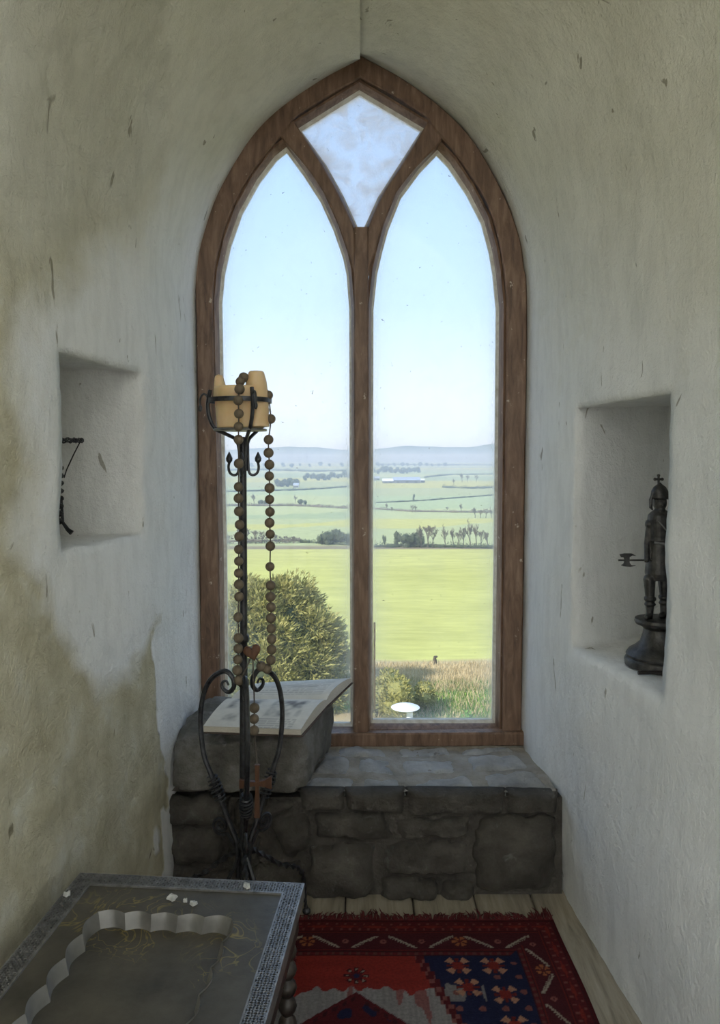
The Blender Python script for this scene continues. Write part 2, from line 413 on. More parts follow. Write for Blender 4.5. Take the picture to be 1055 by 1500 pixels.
# room behind the embrasure and the tower around it
def arch_outline(Y, sc=1.0, n=40):
    pts = []
    H = .98 * abs(xr(Y, ZS)) / .672
    r = [(xr(Y, z), z) for z in np.linspace(-.03, ZS, n)] + [(xr(Y, ZS) * a, ZS + .98 * abs(xr(Y, ZS)) / .672 * b) for a, b in ARCS[1:]]
    l = [(xl(Y, z), z) for z in np.linspace(-.03, ZS, n)] + [(xl(Y, ZS) * a, ZS + .98 * abs(xl(Y, ZS)) / .672 * b) for a, b in ARCS[1:-1]]
    return r + l[::-1]
def ring_wall(outl, Y, x0, x1, z0, z1, mb):
    cx, cz = 0, 1.6; V = [(x, Y, z) for x, z in outl]; n = len(V)
    for x, z in outl:
        dx, dz = x - cx, z - cz; t = min((x1 - cx)/dx if dx > 1e-6 else 1e9, (x0 - cx)/dx if dx < -1e-6 else 1e9, (z1 - cz)/dz if dz > 1e-6 else 1e9, (z0 - cz)/dz if dz < -1e-6 else 1e9)
        V.append((cx + dx*t, Y, cz + dz*t))
    mb.add(V, [(i, (i+1) % n, n + (i+1) % n, n + i) for i in range(n)])
b = MB(); ring_wall(arch_outline(-.6), -.6, -2.3, 2.3, -.03, 3.9, b)
b.add([(-2.3,-.6,-.03),(-2.3,-4.4,-.03),(-2.3,-4.4,3.9),(-2.3,-.6,3.9)], [(0,1,2,3)])
b.add([(2.3,-.6,-.03),(2.3,-4.4,-.03),(2.3,-4.4,3.9),(2.3,-.6,3.9)], [(3,2,1,0)])
b.add([(-2.3,-4.4,-.03),(2.3,-4.4,-.03),(2.3,-4.4,3.9),(-2.3,-4.4,3.9)], [(0,1,2,3)])
# corner fillers of the ring wall
for sx in (-1, 1):
    for z in (-.03, 3.9): b.add([(sx*2.3, -.6, z), (sx*2.3, -.6, 1.6), (0, -.6, z)], [(0, 1, 2)]) if False else None
o = b.build('wall_back', simple('room_plaster', (.82, .81, .78), (.86, .85, .83), 3, .95), None, False); tag(o, kind='structure')
b = MB(); b.box((-2.3, -4.4, 3.86), (2.3, -.6, 3.96)); o = b.build('ceiling', bpy.data.materials['room_plaster'], None, False); tag(o, kind='structure')
b = MB(); b.box((-2.4, -4.5, -.16), (2.4, 3.3, -.035)); fl = b.build('floor', M['mortar'], None, False); tag(fl, kind='structure')
# boards run into the window bay
xs = [-2.3, -2.05, -1.83, -1.6, -1.38, -1.15, -.93, -.71, -.50, -.27, -.05, .18, .393, .59, .86, 1.1, 1.33, 1.6, 1.85, 2.08, 2.3]
for i in range(len(xs) - 1):
    b = MB(); g = .0025; x0, x1 = xs[i] + g, xs[i+1] - g; dz = rnd.uniform(-.002, .002)
    y1 = 2.66 if -.75 < (x0+x1)/2 < .75 else -.62 if abs((x0+x1)/2) > 1.2 else 2.5
    ya = -4.39
    pr = [(x0, -.034), (x0, -.004), (x0 + .004, 0), (x1 - .004, 0), (x1, -.004), (x1, -.034)]
    V = [(x, ya, z + dz if z > -.03 else z) for x, z in pr] + [(x, y1, z + dz if z > -.03 else z) for x, z in pr]
    b.add(V, [(k, (k+1) % 6, 6 + (k+1) % 6, 6 + k) for k in range(6)] + [(5,4,3,2,1,0), (6,7,8,9,10,11)])
    b.build('plank', M['floor'], fl, False)
# exterior of the tower, with the outer reveal of the window
b = MB(); ol = [(P(x, y, 3.15).x, P(x, y, 3.15).z) for x, y in []]
def win_outline(dx=0):
    L = [(297, 1092), (292, 700), (288, 440), (287, 397), (292, 350), (315, 283), (361, 207), (398, 162), (460, 120), (528, 84)]
    Rr = [(762, 1092), (768, 700), (771, 440), (767, 397), (760, 350), (736, 285), (697, 215), (655, 168), (594, 121), (527, 84)]
    return L, Rr
L_, R_ = win_outline()
wo = [(P(x, y, YW).x, P(x, y, YW).z) for x, y in R_ + L_[::-1][1:]]
wo = [tuple(q) for q in resample(wo, 80)]
n = len(wo)
V = [(x, 3.09, z) for x, z in wo] + [(x * 1.12, 3.20, z * 1.03 - .01) for x, z in wo]
b.add(V, [(i, (i+1) % n, n + (i+1) % n, n + i) for i in range(n)])
ring_wall([(x * 1.12, z * 1.03 - .01) for x, z in wo], 3.20, -3.3, 3.3, -9, 6, b)
for s in (-1, 1): b.add([(s*3.3, 3.2, -9), (s*3.3, -5.2, -9), (s*3.3, -5.2, 6), (s*3.3, 3.2, 6)], [(0, 1, 2, 3)])
b.add([(-3.3, -5.2, -9), (3.3, -5.2, -9), (3.3, -5.2, 6), (-3.3, -5.2, 6)], [(0, 1, 2, 3)])
b.add([(-3.3, -5.2, 5.6), (3.3, -5.2, 5.6), (3.3, 3.2, 5.6), (-3.3, 3.2, 5.6)], [(0, 1, 2, 3)])
o = b.build('wall_tower', M['rubble'], None, False); tag(o, kind='structure')

# ------------------------------------------------------------------ window
win = empty('window_1', P(527, 1088, YW), kind='structure')
win['label'] = 'pointed timber window with a forked mullion'
def band(name, A, B, yf, yb, bev, mat, parent, n=60, inner=None):
    """timber member between two outlines given in window-plane units; bevelled front arrises"""
    a = resample(A, n); c = resample(B, n); V = []; Fc = []
    for k in range(n):
        pa = P(*a[k], YW); pb = P(*c[k], YW); d = (pb - pa); dn = d.normalized() if d.length > 1e-6 else Vector((1, 0, 0))
        bv = min(bev, d.length * .3); wob = .0015 * nz(pa, 9)
        for q, y in ((pa, yb), (pa, yf + bv), (pa + dn*bv, yf), (pb - dn*bv, yf), (pb, yf + bv), (pb, yb)):
            V.append((q.x + wob, y + wob, q.z))
    for k in range(n - 1):
        for s in range(6):
            s2 = (s + 1) % 6; Fc.append((k*6+s, k*6+s2, (k+1)*6+s2, (k+1)*6+s))
    Fc += [tuple(range(6))[::-1], tuple((n-1)*6 + s for s in range(6))]
    b = MB(); b.add(V, Fc); o = b.build(name, mat, parent, True, 30)
    bm = bmesh.new(); bm.from_mesh(o.data); bmesh.ops.recalc_face_normals(bm, faces=bm.faces); bm.to_mesh(o.data); bm.free(); o.data.set_sharp_from_angle(angle=R(30))
    return o
def C2(pts, n=8): return [tuple(q) for q in crom(pts, n)]
inL = [(323, 1078), (319, 700), (314, 520), (313, 440), (316, 395), (326, 350), (343, 302), (369, 255), (396, 220), (424, 188)]
inR = [(735, 1075), (739, 700), (741, 520), (741, 440), (737, 395), (729, 350), (714, 302), (688, 257), (662, 222), (634, 190)]
outl = lambda pts: C2(pts)
band('jamb', outl(L_), outl(inL) + [(431, 174), (480, 143), (529, 116)], 3.012, 3.12, .006, M['frame'], win, 90)
band('jamb', outl(R_), outl(inR) + [(626, 174), (578, 143), (527, 116)], 3.010, 3.12, .006, M['frame'], win, 90)
band('mullion', [(519, 335), (518, 1078)], [(540, 335), (541, 1078)], 3.006, 3.12, .006, M['frame'], win, 40)
band('tracery_bar', C2([(421, 164), (434, 184), (468, 236), (496, 286), (521, 345), (524, 400)]), C2([(402, 190), (422, 214), (451, 249), (477, 288), (497, 331), (511, 373), (519, 400)]), 3.018, 3.115, .005, M['frame'], win, 40)
band('tracery_bar', C2([(636, 164), (624, 184), (590, 240), (562, 284), (536, 345), (533, 400)]), C2([(656, 194), (637, 218), (609, 247), (580, 285), (561, 332), (550, 366), (540, 400)]), 3.018, 3.115, .005, M['frame'], win, 40)
band('bottom_rail', [(296, 1071), (764, 1067)], [(296, 1091), (764, 1087)], 2.985, 3.12, .006, M['frame'], win, 40)
gL = [(331, 1066), (328, 800), (324, 620), (321, 440), (325, 397), (334.5, 354), (351, 307), (377, 260), (403, 226), (418, 214), (443, 248), (469, 288), (488.5, 331), (503, 373), (508, 397), (512, 450), (513, 800), (514, 1066)]
gR = [(546, 1061), (546, 800), (547, 450), (552.5, 397), (560, 364), (569, 331), (588, 283), (616, 245), (642, 218), (659, 236), (687, 278), (709, 321), (720.5, 364), (726, 397), (731, 450), (729, 700), (725, 1061)]
gT = [(526.5, 129), (619, 184), (583, 240), (555, 283), (529, 340), (503, 283), (477, 236), (439, 184)]
def offs(poly, d):
    """grow a closed outline by d"""
    p = np.array(poly, float); n = len(p); r = []
    area = .5 * sum(p[i][0]*p[(i+1) % n][1] - p[(i+1) % n][0]*p[i][1] for i in range(n)); sg = 1 if area > 0 else -1
    for i in range(n):
        e1 = p[i] - p[i-1]; e2 = p[(i+1) % n] - p[i]; e1 /= np.linalg.norm(e1); e2 /= np.linalg.norm(e2)
        n1 = np.array([e1[1], -e1[0]])*sg; n2 = np.array([e2[1], -e2[0]])*sg; m_ = n1 + n2; m_ /= max(.35, 1 + n1 @ n2); r.append(tuple(p[i] + m_ * d))
    return r
def closed(name, poly, prof, mat):
    """moulding swept round a pane: prof = list of (offset, depth)"""
    V = []; n = len(poly)
    for d, y in prof:
        for (x, yy) in offs(poly, d): q = P(x, yy, YW); V.append((q.x, y, q.z))
    Fc = []; k = len(prof)
    for j in range(k):
        for i in range(n): Fc.append((j*n+i, j*n+(i+1) % n, ((j+1) % k)*n+(i+1) % n, ((j+1) % k)*n+i))
    bm_ = MB(); bm_.add(V, Fc); o = bm_.build(name, mat, win, True, 35)
    bm = bmesh.new(); bm.from_mesh(o.data); bmesh.ops.recalc_face_normals(bm, faces=bm.faces); bm.to_mesh(o.data); bm.free(); o.data.set_sharp_from_angle(angle=R(35)); return o
def pane(poly, mat):
    p = np.array([tuple(q) for q in resample(offs(poly, 2) + [offs(poly, 2)[0]], 120)][:-1]); c = p.mean(0); V = []; e = []; n = len(p)
    rings = [(0, 1), (6, .8), (14, .4), (30, .12), (55, 0)]
    c0 = np.array([np.mean([q[0] for q in poly]), 0])
    for d, ev in rings:
        for q in p:
            # shrink by about d px towards the middle
            v = q - c; l = np.linalg.norm(v); s_ = max(.15, 1 - d / max(20, abs(v[0]) * .9 + 12)) if True else 1
            t = np.array([c[0] + v[0] * max(.2, 1 - d/90), c[1] + v[1] * max(.2, 1 - d / max(90, (p[:, 1].max() - p[:, 1].min()) / 2))])
            w3 = P(*t, YW); V.append((w3.x, 3.085, w3.z)); e.append(ev)
    w3 = P(*c, YW); V.append((w3.x, 3.085, w3.z)); e.append(0); Fc = []
    for j in range(len(rings) - 1):
        for i in range(n): Fc.append((j*n+i, j*n+(i+1) % n, (j+1)*n+(i+1) % n, (j+1)*n+i))
    j = (len(rings) - 1) * n
    for i in range(n): Fc.append((j+i, j+(i+1) % n, len(V)-1))
    b = MB(); b.add(V, Fc); m = b.mesh('pane'); set_val(m, e, 'edge'); o = finish('pane', m, mat, win, False); return o
for g, mt in ((gL, 'glass'), (gR, 'glass'), (gT, 'frost')):
    closed('glazing_bead', g, [(11, 3.030), (7, 3.026), (4.5, 3.040), (2.5, 3.052), (2.5, 3.11), (11, 3.11)], M['frame'])
    closed('putty_line', g, [(3.2, 3.060), (-.6, 3.074), (-.6, 3.098), (3.2, 3.098)], M['putty'])
    pane(g, M[mt])
bb = MB(); q0 = P(548, 912, 3.06); q1 = P(549, 1040, 3.06); bb.box((q0.x - .002, 3.062, q1.z), (q0.x + .006, 3.07, q0.z)); bb.build('metal_strip', M['putty'], win, False)

# ------------------------------------------------------------------ stone window seat
YF = 2.575
seat = empty('stone_window_seat', (0, 2.75, 0), 'low rubble stone window seat with limed top slabs beneath the window', 'window seat')
b = MB(); b.box((-.70, YF + .025, -.03), (.70, 3.06, .335)); o = b.build('mortar_core', M['mortar'], seat, False)
b = MB()
NX, NY = 60, 24; V = []
for i in range(NX + 1):
    for j in range(NY + 1):
        Y = 2.60 + .46 * j / NY; x = -.68 + 1.36 * i / NX; p = Vector((x, Y, 0)); V.append((x, Y, .3565 + .008 * nz(p, 9) + .004 * nz(p, 25) + .03 * max(0, (Y - 2.97) / .09)))
Fq = [(i*(NY+1)+j, (i+1)*(NY+1)+j, (i+1)*(NY+1)+j+1, i*(NY+1)+j+1) for i in range(NX) for j in range(NY)]
b.add(V, Fq); b.build('mortar_bed', M['limemortar'], seat, True, 180)
def stone(c4, normal, thick, bulge, seed, mat, parent, n=14, rough=.012, name='stone', pw=7, jm=.13):
    """irregular stone: quad c4 (3-D corners), domed towards normal, sides going back by thick"""
    c = [Vector(q) for q in c4]; N = Vector(normal).normalized(); V = []; off = Vector((seed * 3.7, seed * 1.3, seed * 2.1))
    cen = sum(c, Vector()) / 4; k = 2*n + 1
    size = ((c[1]-c[0]).length + (c[3]-c[0]).length) / 2
    for i in range(k):
        for j in range(k):
            u = -1 + 2*i/(k-1); v = -1 + 2*j/(k-1)
            m_ = max(abs(u), abs(v)); 
            f = m_ / ((abs(u)**pw + abs(v)**pw) ** (1/pw)) if m_ > 0 else 1
            su, sv = u * f, v * f
            uu, vv = (su + 1)/2, (sv + 1)/2
            p = c[0]*(1-uu)*(1-vv) + c[1]*uu*(1-vv) + c[2]*uu*vv + c[3]*(1-uu)*vv
            e = (1 - m_ ** 7)
            jit = (nz(p + off, 3.2 / max(.08, size)) + .5 * nz(p + off, 8 / max(.08, size))) * jm * size * m_
            p = p + (p - cen).normalized() * jit if m_ > 0 else p
            h = bulge * (1 - m_**2.5) + rough * nz(p + off, 8) + rough * .8 * nz(p + off, 19) + rough * .4 * nz(p + off, 45) + .6 * rough * abs(nz(p + off, 5))
            V.append(p + N * (h * (0.25 + .75*e)) - N * thick * (m_ ** 9))
    b = MB(); Fq = [(i*k+j, (i+1)*k+j, (i+1)*k+j+1, i*k+j+1) for i in range(k-1) for j in range(k-1)]
    # close the back
    rim = [i*k for i in range(k)] + [(k-1)*k + j for j in range(1, k)] + [i*k + k-1 for i in range(k-2, -1, -1)] + [j for j in range(k-2, 0, -1)]
    b.add(V, Fq + [tuple(rim[::-1])])
    o = b.build(name, mat, parent, True, 180)
    bm = bmesh.new(); bm.from_mesh(o.data); bmesh.ops.recalc_face_normals(bm, faces=bm.faces); bm.to_mesh(o.data); bm.free()
    return o
def fstone(px, seed, bulge=.018, Y=YF):
    """front-face stone from four window-bay corners: left-top, right-top, right-bottom, left-bottom"""
    c = [P(x, y, Y) for x, y in px]; return stone(c, (0, -1, 0), .04, bulge, seed, M['stone'], seat, 16, .015 if seed < 15 else .009, 'stone', 7 if seed < 15 else 22, .12 if seed < 15 else .012)
faces = [
 [(246, 1170), (338, 1168), (335, 1215), (247, 1212)], [(247, 1217), (330, 1219), (322, 1272), (248, 1268)], [(248, 1274), (360, 1277), (358, 1324), (249, 1326)],
 [(343, 1172), (436, 1180), (382, 1218), (340, 1214)], [(336, 1222), (380, 1224), (382, 1272), (328, 1270)],
 [(386, 1200), (452, 1188), (455, 1246), (420, 1262), ], [(388, 1224), (418, 1262), (440, 1318), (366, 1320)][:0] or [(366, 1272), (440, 1264), (438, 1322), (364, 1322)],
 [(460, 1192), (560, 1190), (584, 1232), (462, 1230)], [(572, 1202), (694, 1199), (690, 1228), (588, 1232)], [(700, 1198), (816, 1196), (814, 1312), (699, 1310)],
 [(446, 1236), (552, 1238), (553, 1322), (444, 1322)], [(557, 1238), (694, 1234), (692, 1288), (558, 1284)], [(558, 1290), (642, 1292), (644, 1322), (556, 1322)], [(648, 1294), (695, 1292), (696, 1320), (648, 1321)],
 [(436, 1158), (504, 1159), (507, 1187), (440, 1189)], [(504, 1159), (594, 1158), (593, 1197), (507, 1188)], [(594, 1158), (744, 1160), (742, 1195), (594, 1198)], [(744, 1160), (821, 1162), (820, 1192), (742, 1194)]]
for i, f in enumerate(faces): fstone(f, i + 1, (.018 if i not in (9, 10) else .026), YF + (.006 if i % 3 else -.004))
def ts(x, Y): return Vector((x, Y + (.038 if Y < 2.58 else 0), .358))
tops = [[(-.215, 2.575), (-.02, 2.570), (-.01, 2.70), (-.19, 2.72)], [(-.012, 2.572), (.168, 2.572), (.15, 2.69), (.005, 2.70)], [(.172, 2.568), (.432, 2.572), (.40, 2.72), (.16, 2.71)], [(.436, 2.570), (.675, 2.572), (.66, 2.76), (.415, 2.73)],
        [(-.18, 2.735), (-.04, 2.72), (-.03, 2.87), (-.14, 2.95)], [(-.025, 2.715), (.14, 2.71), (.12, 2.86), (-.01, 2.88)], [(.155, 2.725), (.39, 2.74), (.37, 2.89), (.14, 2.87)], [(.40, 2.745), (.645, 2.78), (.63, 2.93), (.385, 2.90)],
        [(-.12, 2.90), (.12, 2.885), (.12, 2.985), (-.10, 2.99)], [(.135, 2.885), (.37, 2.905), (.37, 2.985), (.13, 2.985)], [(.385, 2.915), (.62, 2.945), (.62, 2.985), (.385, 2.985)],
        [(-.67, 2.60), (-.45, 2.60), (-.45, 2.78), (-.66, 2.78)], [(-.44, 2.60), (-.24, 2.60), (-.22, 2.78), (-.44, 2.78)]]
for i, f in enumerate(tops[:11]): stone([ts(*q) for q in f], (0, 0, 1), .04, .005, 31 + i, M['slab'], seat, 14, .011, 'slab', 16, .025)

# large block carrying the book
def hexa(c8, n, mat, name, amp, seed, parent=None):
    """rough squared block through eight corners (bottom 4, top 4)"""
    c = [Vector(q) for q in c8]; verts = {}; V = []; Fc = []; off = Vector((seed, seed * 2, seed * .7)); cen = sum(c, Vector()) / 8
    def tri(u, v, w_):
        key = (round(u*n), round(v*n), round(w_*n))
        if key in verts: return verts[key]
        lo = c[0]*(1-u)*(1-v) + c[1]*u*(1-v) + c[2]*u*v + c[3]*(1-u)*v; hi = c[4]*(1-u)*(1-v) + c[5]*u*(1-v) + c[6]*u*v + c[7]*(1-u)*v
        p = lo*(1-w_) + hi*w_; q = [abs(2*t - 1) for t in (u, v, w_)]; q.sort()
        rd = .025 * sst(.80, 1, q[1]) + .015 * sst(.85, 1, q[0]); d = (p - cen).normalized()
        p = p - d * rd + d * (amp * nz(p + off, 6) + amp*.7 * nz(p + off, 14) + amp*.45 * nz(p + off, 33))
        V.append(tuple(p)); verts[key] = len(V) - 1; return verts[key]
    for i in range(n):
        for j in range(n):
            a, b_, e, f = i/n, (i+1)/n, j/n, (j+1)/n
            for g in (lambda s, t: (s, t, 0), lambda s, t: (s, t, 1), lambda s, t: (s, 0, t), lambda s, t: (s, 1, t), lambda s, t: (0, s, t), lambda s, t: (1, s, t)):
                Fc.append((tri(*g(a, e)), tri(*g(b_, e)), tri(*g(b_, f)), tri(*g(a, f))))
    b = MB(); b.add(V, Fc); o = b.build(name, mat, parent, True, 180)
    bm = bmesh.new(); bm.from_mesh(o.data); bmesh.ops.recalc_face_normals(bm, faces=bm.faces); bm.to_mesh(o.data); bm.free(); return o
blk = hexa([(-.655, 2.545, .366), (-.192, 2.535, .368), (-.105, 2.965, .372), (-.635, 2.975, .372), (-.645, 2.56, .535), (-.205, 2.545, .578), (-.098, 2.95, .588), (-.60, 2.96, .590)], 34, M['block'], 'stone_block', .016, 3)
tag(blk, 'large rough grey stone block with the open book lying on it', 'stone block')

# ------------------------------------------------------------------ open book
book = empty('open_book', P(400, 1040, 2.75), 'large old open book with curling printed pages on the stone block', 'book')
Bc = {'fl': Vector((-.525, 2.515, .612)), 'fr': Vector((-.195, 2.480, .613)), 'gl': Vector((-.475, 2.765, .620)), 'gr': Vector((-.122, 2.755, .620)), 'bl': Vector((-.395, 2.985, .618)), 'br': Vector((-.035, 2.975, .640))}
def leafblock(name, A, B_, C, D, bul, th, art, nU=90, nV=60):
    """A-B outer edge, D-C gutter; page surface swelling towards the gutter"""
    V = []; cols = []; Fc = []; k = nV + 1
    for i in range(nU + 1):
        for j in range(nV + 1):
            u, v = i/nU, j/nV; p = A*(1-u)*(1-v) + B_*u*(1-v) + C*u*v + D*(1-u)*v
            h = bul * (math.sin(min(1, v*1.02) * math.pi * .92) * .6 + .7 * v * (1 - v**8)) + .002 * nz((u*3, v*3, bul*50))
            V.append((p.x, p.y, p.z + h)); cols.append(art(u, v))
    for i in range(nU):
        for j in range(nV): Fc.append((i*k+j, (i+1)*k+j, (i+1)*k+j+1, i*k+j+1))
    b = MB(); b.add(V, Fc); m = b.mesh('page'); set_col(m, cols); o = finish('page', m, M['paper'], book)
    # the block of leaves under it
    b = MB(); rim = [(i, 0) for i in range(nU+1)] + [(nU, j) for j in range(1, nV+1)] + [(i, nV) for i in range(nU-1, -1, -1)] + [(0, j) for j in range(nV-1, 0, -1)]
    T = [V[i*k+j] for i, j in rim]; n = len(T); zb = lambda q: q[2] - th
    base = [(A*(1-i/nU)*(1-j/nV) + B_*(i/nU)*(1-j/nV) + C*(i/nU)*(j/nV) + D*(1-i/nU)*(j/nV)) for i, j in rim]
    b.add([(q[0], q[1], q[2] - .0006) for q in T] + [(q.x, q.y, q.z - th) for q in base], [(i, (i+1) % n, n + (i+1) % n, n + i) for i in range(n)] + [tuple(range(n, 2*n))])
    b.build('leaves', M['pagedge'], book, False)
    b = MB(); e = .006; cc = [A, B_, C, D]; ce = sum(cc, Vector())/4; q4 = [q + (q - ce).normalized()*e*1.6 for q in cc]
    b.add([(q.x, q.y, q.z - th - .0005) for q in q4] + [(q.x, q.y, q.z - th - .004) for q in q4], [(0,1,2,3), (7,6,5,4), (0,4,5,1), (1,5,6,2), (2,6,7,3), (3,7,4,0)])
    b.build('cover', M['cover'], book, False)
pap = np.array((.66, .64, .58)); ink = np.array((.10, .10, .11))
def art_near(u, v):
    c = pap * (1 - .12*max(0, nz((u*4, v*4, 3))))
    def pic(u0, u1, v0, v1, s):
        if u0 < u < u1 and v0 < v < v1:
            e = min((u-u0), (u1-u), (v-v0)*.7, (v1-v)*.7) / .05; t = .5 + .9*nz((u*7, v*5, s)) + .5*nz((u*20, v*14, s)); return max(0, min(1, t)) * min(1, e) * .8
        return 0
    t = max(pic(.52, .90, .25, .88, 1), pic(.08, .42, .45, .92, 5), pic(.10, .30, .12, .36, 9) * .7)
    if v < .22 and .45 < u < .9 and (v*60) % 3 < 1.1: t = max(t, .35 * (nz((u*40, int(v*20), 2)) > -.2))
    return c*(1-t) + ink*t
def art_far(u, v):
    c = pap * (1 - .1*max(0, nz((u*4, v*4, 8)))); t = 0
    if .08 < u < .93 and .1 < v < .9:
        if (v*nl) % 1 < .45: t = .32 * (nz((u*45, int(v*nl)*1.7, 2)) > -.25)
    if .2 < u < .7 and .50 < v < .66: t = max(t, .4 * max(0, .4 + nz((u*9, v*9, 4))))
    return c*(1-t) + ink*t
nl = 16
leafblock('near', Bc['fl'], Bc['fr'], Bc['gr'], Bc['gl'], .020, .019, art_near)
leafblock('far', Bc['br'], Bc['bl'], Bc['gl'], Bc['gr'], .020, .019, art_far)

# ------------------------------------------------------------------ candle stand
YS = 2.30; SX = P(357, 0, YS).x; ROOT = Vector((SX, YS, 0)); U = YS / F
zr = lambda y: EYE - (y - HOR) * U
st = empty('candle_stand', ROOT, 'tall black wrought iron candle stand with scrolled arms and three feet', 'candle stand')
def pol(az, r, z): return Vector((SX + r*math.cos(R(az)), YS + r*math.sin(R(az)), z))
b = MB(); b.tube([(SX, YS, .17), (SX, YS, .6), (SX, YS, 1.1), (SX - .002, YS, zr(640))], [.0125, .0125, .0115, .0105], 10); b.tube([(SX, YS, .17), (SX, YS, .15)], [.012, .004], 10)
for y in (935, 1000, 1240): b.lathe([(.011, -.014), (.017, -.008), (.018, 0), (.017, .008), (.011, .014)], (SX, YS, zr(y)), 12)
b.build('pole', M['iron'], st)
armL = [(334, 1006), (330, 1000), (324, 1003), (325, 1011), (334, 1016), (342, 1007), (340, 994), (328, 985.5), (308, 997), (296, 1018), (290.5, 1045), (290, 1074), (295, 1113), (307, 1142), (325, 1185), (338, 1216), (347, 1238), (348.5, 1287)]
prof = [((357 - x) * U / .956, zr(y)) for x, y in armL]; prof = crom(prof, 6)
AZ = (163, 43, 283)
for az in AZ:
    pts = [pol(az, q[0], q[1]) for q in prof]; n = len(pts)
    b = MB(); b.tube(pts, [.0035 + .0045*sst(0, .35, k/n) for k in range(n)], 8); arm = b.build('scroll_arm', M['iron'], st)
    # wire coil wound round the arm
    lo = [k for k in range(n) if prof[k][1] < zr(1141) and prof[k][1] > zr(1184) and k > n*.5]
    seg = resample([pts[k] for k in lo], 90); tg = Vector(seg[-1] - seg[0]).normalized(); e1 = tg.orthogonal().normalized(); e2 = tg.cross(e1)
    hp = [Vector(seg[k]) + (e1*math.cos(k*2*math.pi/13) + e2*math.sin(k*2*math.pi/13)) * (.0135 + .005*math.sin(k/89*math.pi)) for k in range(90)]
    b = MB(); b.tube(hp, .0034, 6); child(b.build('wire_coil', M['iron']), arm)
foot = crom([(.012, .335), (.03, .30), (.08, .262), (.14, .213), (.195, .185), (.225, .158), (.238, .11), (.241, .06), (.245, .022)], 10)
for az in AZ:
    pts = [pol(az, q[0], q[1]) for q in foot]; b = MB(); n = len(pts)
    b.tube(pts, [.0085*(1 - .25*k/n) * (1 + .35*math.sin(k*1.15)*(10 < k < 52)) for k in range(n)], 4, twist=.33)
    b.ball(pol(az, .247, .0205), (.014, .014, .0115), 12, 8); leg = b.build('foot', M['iron'], st)
    sp = [(.02, .30)]
    for k in range(40):
        a = -2.4 + k*.30; rr = .030*(1 - k/46); sp.append((.078 + rr*math.cos(a), .372 + rr*math.sin(a)))
    b = MB(); b.tube([pol(az, *q) for q in sp], .0050, 6); child(b.build('scroll', M['iron']), leg)
    b = MB(); b.tube([pol(az + 38, .014, .29), pol(az + 38, .05, .22), pol(az + 36, .10, .12)], [.006, .007, .003], 6); child(b.build('leaf_spur', M['iron']), leg)
# candle basket
cx0, RB = SX - .010, .092; zc = zr(587)
b = MB(); ringp = [(cx0 + RB*math.cos(a), YS + RB*math.sin(a), zc) for a in np.linspace(0, 2*math.pi, 49)]
V = []; Fq = []
for k in range(48):
    a = 2*math.pi*k/48
    for rr, dz in ((RB, -.007), (RB + .004, -.007), (RB + .004, .007), (RB, .007)): V.append((cx0 + rr*math.cos(a), YS + rr*math.sin(a), zc + dz))
for k in range(48):
    k2 = (k+1) % 48
    for s in range(4): Fq.append((k*4+s, k*4+(s+1) % 4, k2*4+(s+1) % 4, k2*4+s))
b.add(V, Fq); b.build('candle_ring', M['iron'], st)
for az in (178, 300, 55):
    c, s = math.cos(R(az)), math.sin(R(az))
    pr = crom([(RB + .001, zr(571)), (RB + .009, zr(592)), (RB + .003, zr(612)), (RB - .014, zr(628)), (.045, zr(637)), (.022, zr(645)), (.013, zr(662)), (.012, zr(690))], 6)
    b = MB(); pp = [Vector((cx0 + (SX - cx0)*sst(.09, .01, q[0]) + q[0]*c, YS + q[0]*s, q[1])) for q in pr]; b.tube(pp, [.0062 - .001*k/len(pp) for k in range(len(pp))], 8); arm = b.build('basket_arm', M['iron'], st)
    # curled tip with a drop
    tip = [(RB + .006, zr(590)), (RB + .010, zr(581)), (RB + .020, zr(577)), (RB + .029, zr(580)), (RB + .033, zr(588)), (RB + .032, zr(595))]
    b = MB(); b.tube([Vector((cx0 + q[0]*c, YS + q[0]*s, q[1])) for q in crom(tip, 4)], .0032, 6); q = tip[-1]; b.ball((cx0 + q[0]*c, YS + q[0]*s, q[1] - .006), (.006, .006, .011), 10, 8); child(b.build('curled_tip', M['iron']), arm)
b = MB(); b.lathe([(.004, -.004), (.080, -.004), (.082, 0), (.080, .003), (.004, .003)], (cx0, YS, zr(629.5)), 32); b.build('drip_plate', M['lattice'], st)
for az in (182, 2, 270):
    c, s = math.cos(R(az)), math.sin(R(az)); hk = crom([(.013, zr(650)), (.014, zr(678)), (.017, zr(692)), (.028, zr(696)), (.041, zr(693)), (.046, zr(685)), (.044, zr(678))], 5)
    b = MB(); b.tube([(SX + q[0]*c, YS + q[0]*s, q[1]) for q in hk], .0042, 7); h = b.build('hook', M['iron'], st)
    b = MB(); q = hk[-1]; b.tube([(SX + q[0]*c, YS + q[0]*s, q[1] + t) for t in (-.002, .006, .014, .024, .034)], [.003, .0095, .0105, .006, .001], 8); child(b.build('leaf_bud', M['iron']), h)

# candle
zb = zr(627.5)
b = MB(); b.lathe([(.002, 0), (.070, 0), (.072, .02), (.077, .08), (.080, .122), (.076, .128), (.066, .122), (.058, .100), (.03, .092), (.002, .09)], (cx0, YS, zb), 40)
b.cone((cx0 - .058, YS - .008, zb + .10), .024, (cx0 - .064, YS - .008, zb + .150), .015, 16)
b.lathe([(.002, 0), (.040, 0), (.036, .10), (.032, .135), (.024, .165), (.020, .169), (.002, .167)], (cx0 + .052, YS - .022, zb + .004), 24)
cm = remesh(b, .004, 3); 
for p in cm.polygons: p.use_smooth = True
cm.materials.clear(); cm.materials.append(M['wax'])
o = bpy.data.objects.new('candle', cm); COL.objects.link(o); tag(o, 'broad amber wax candle burnt hollow with two tall peaks, in iron basket', 'candle')

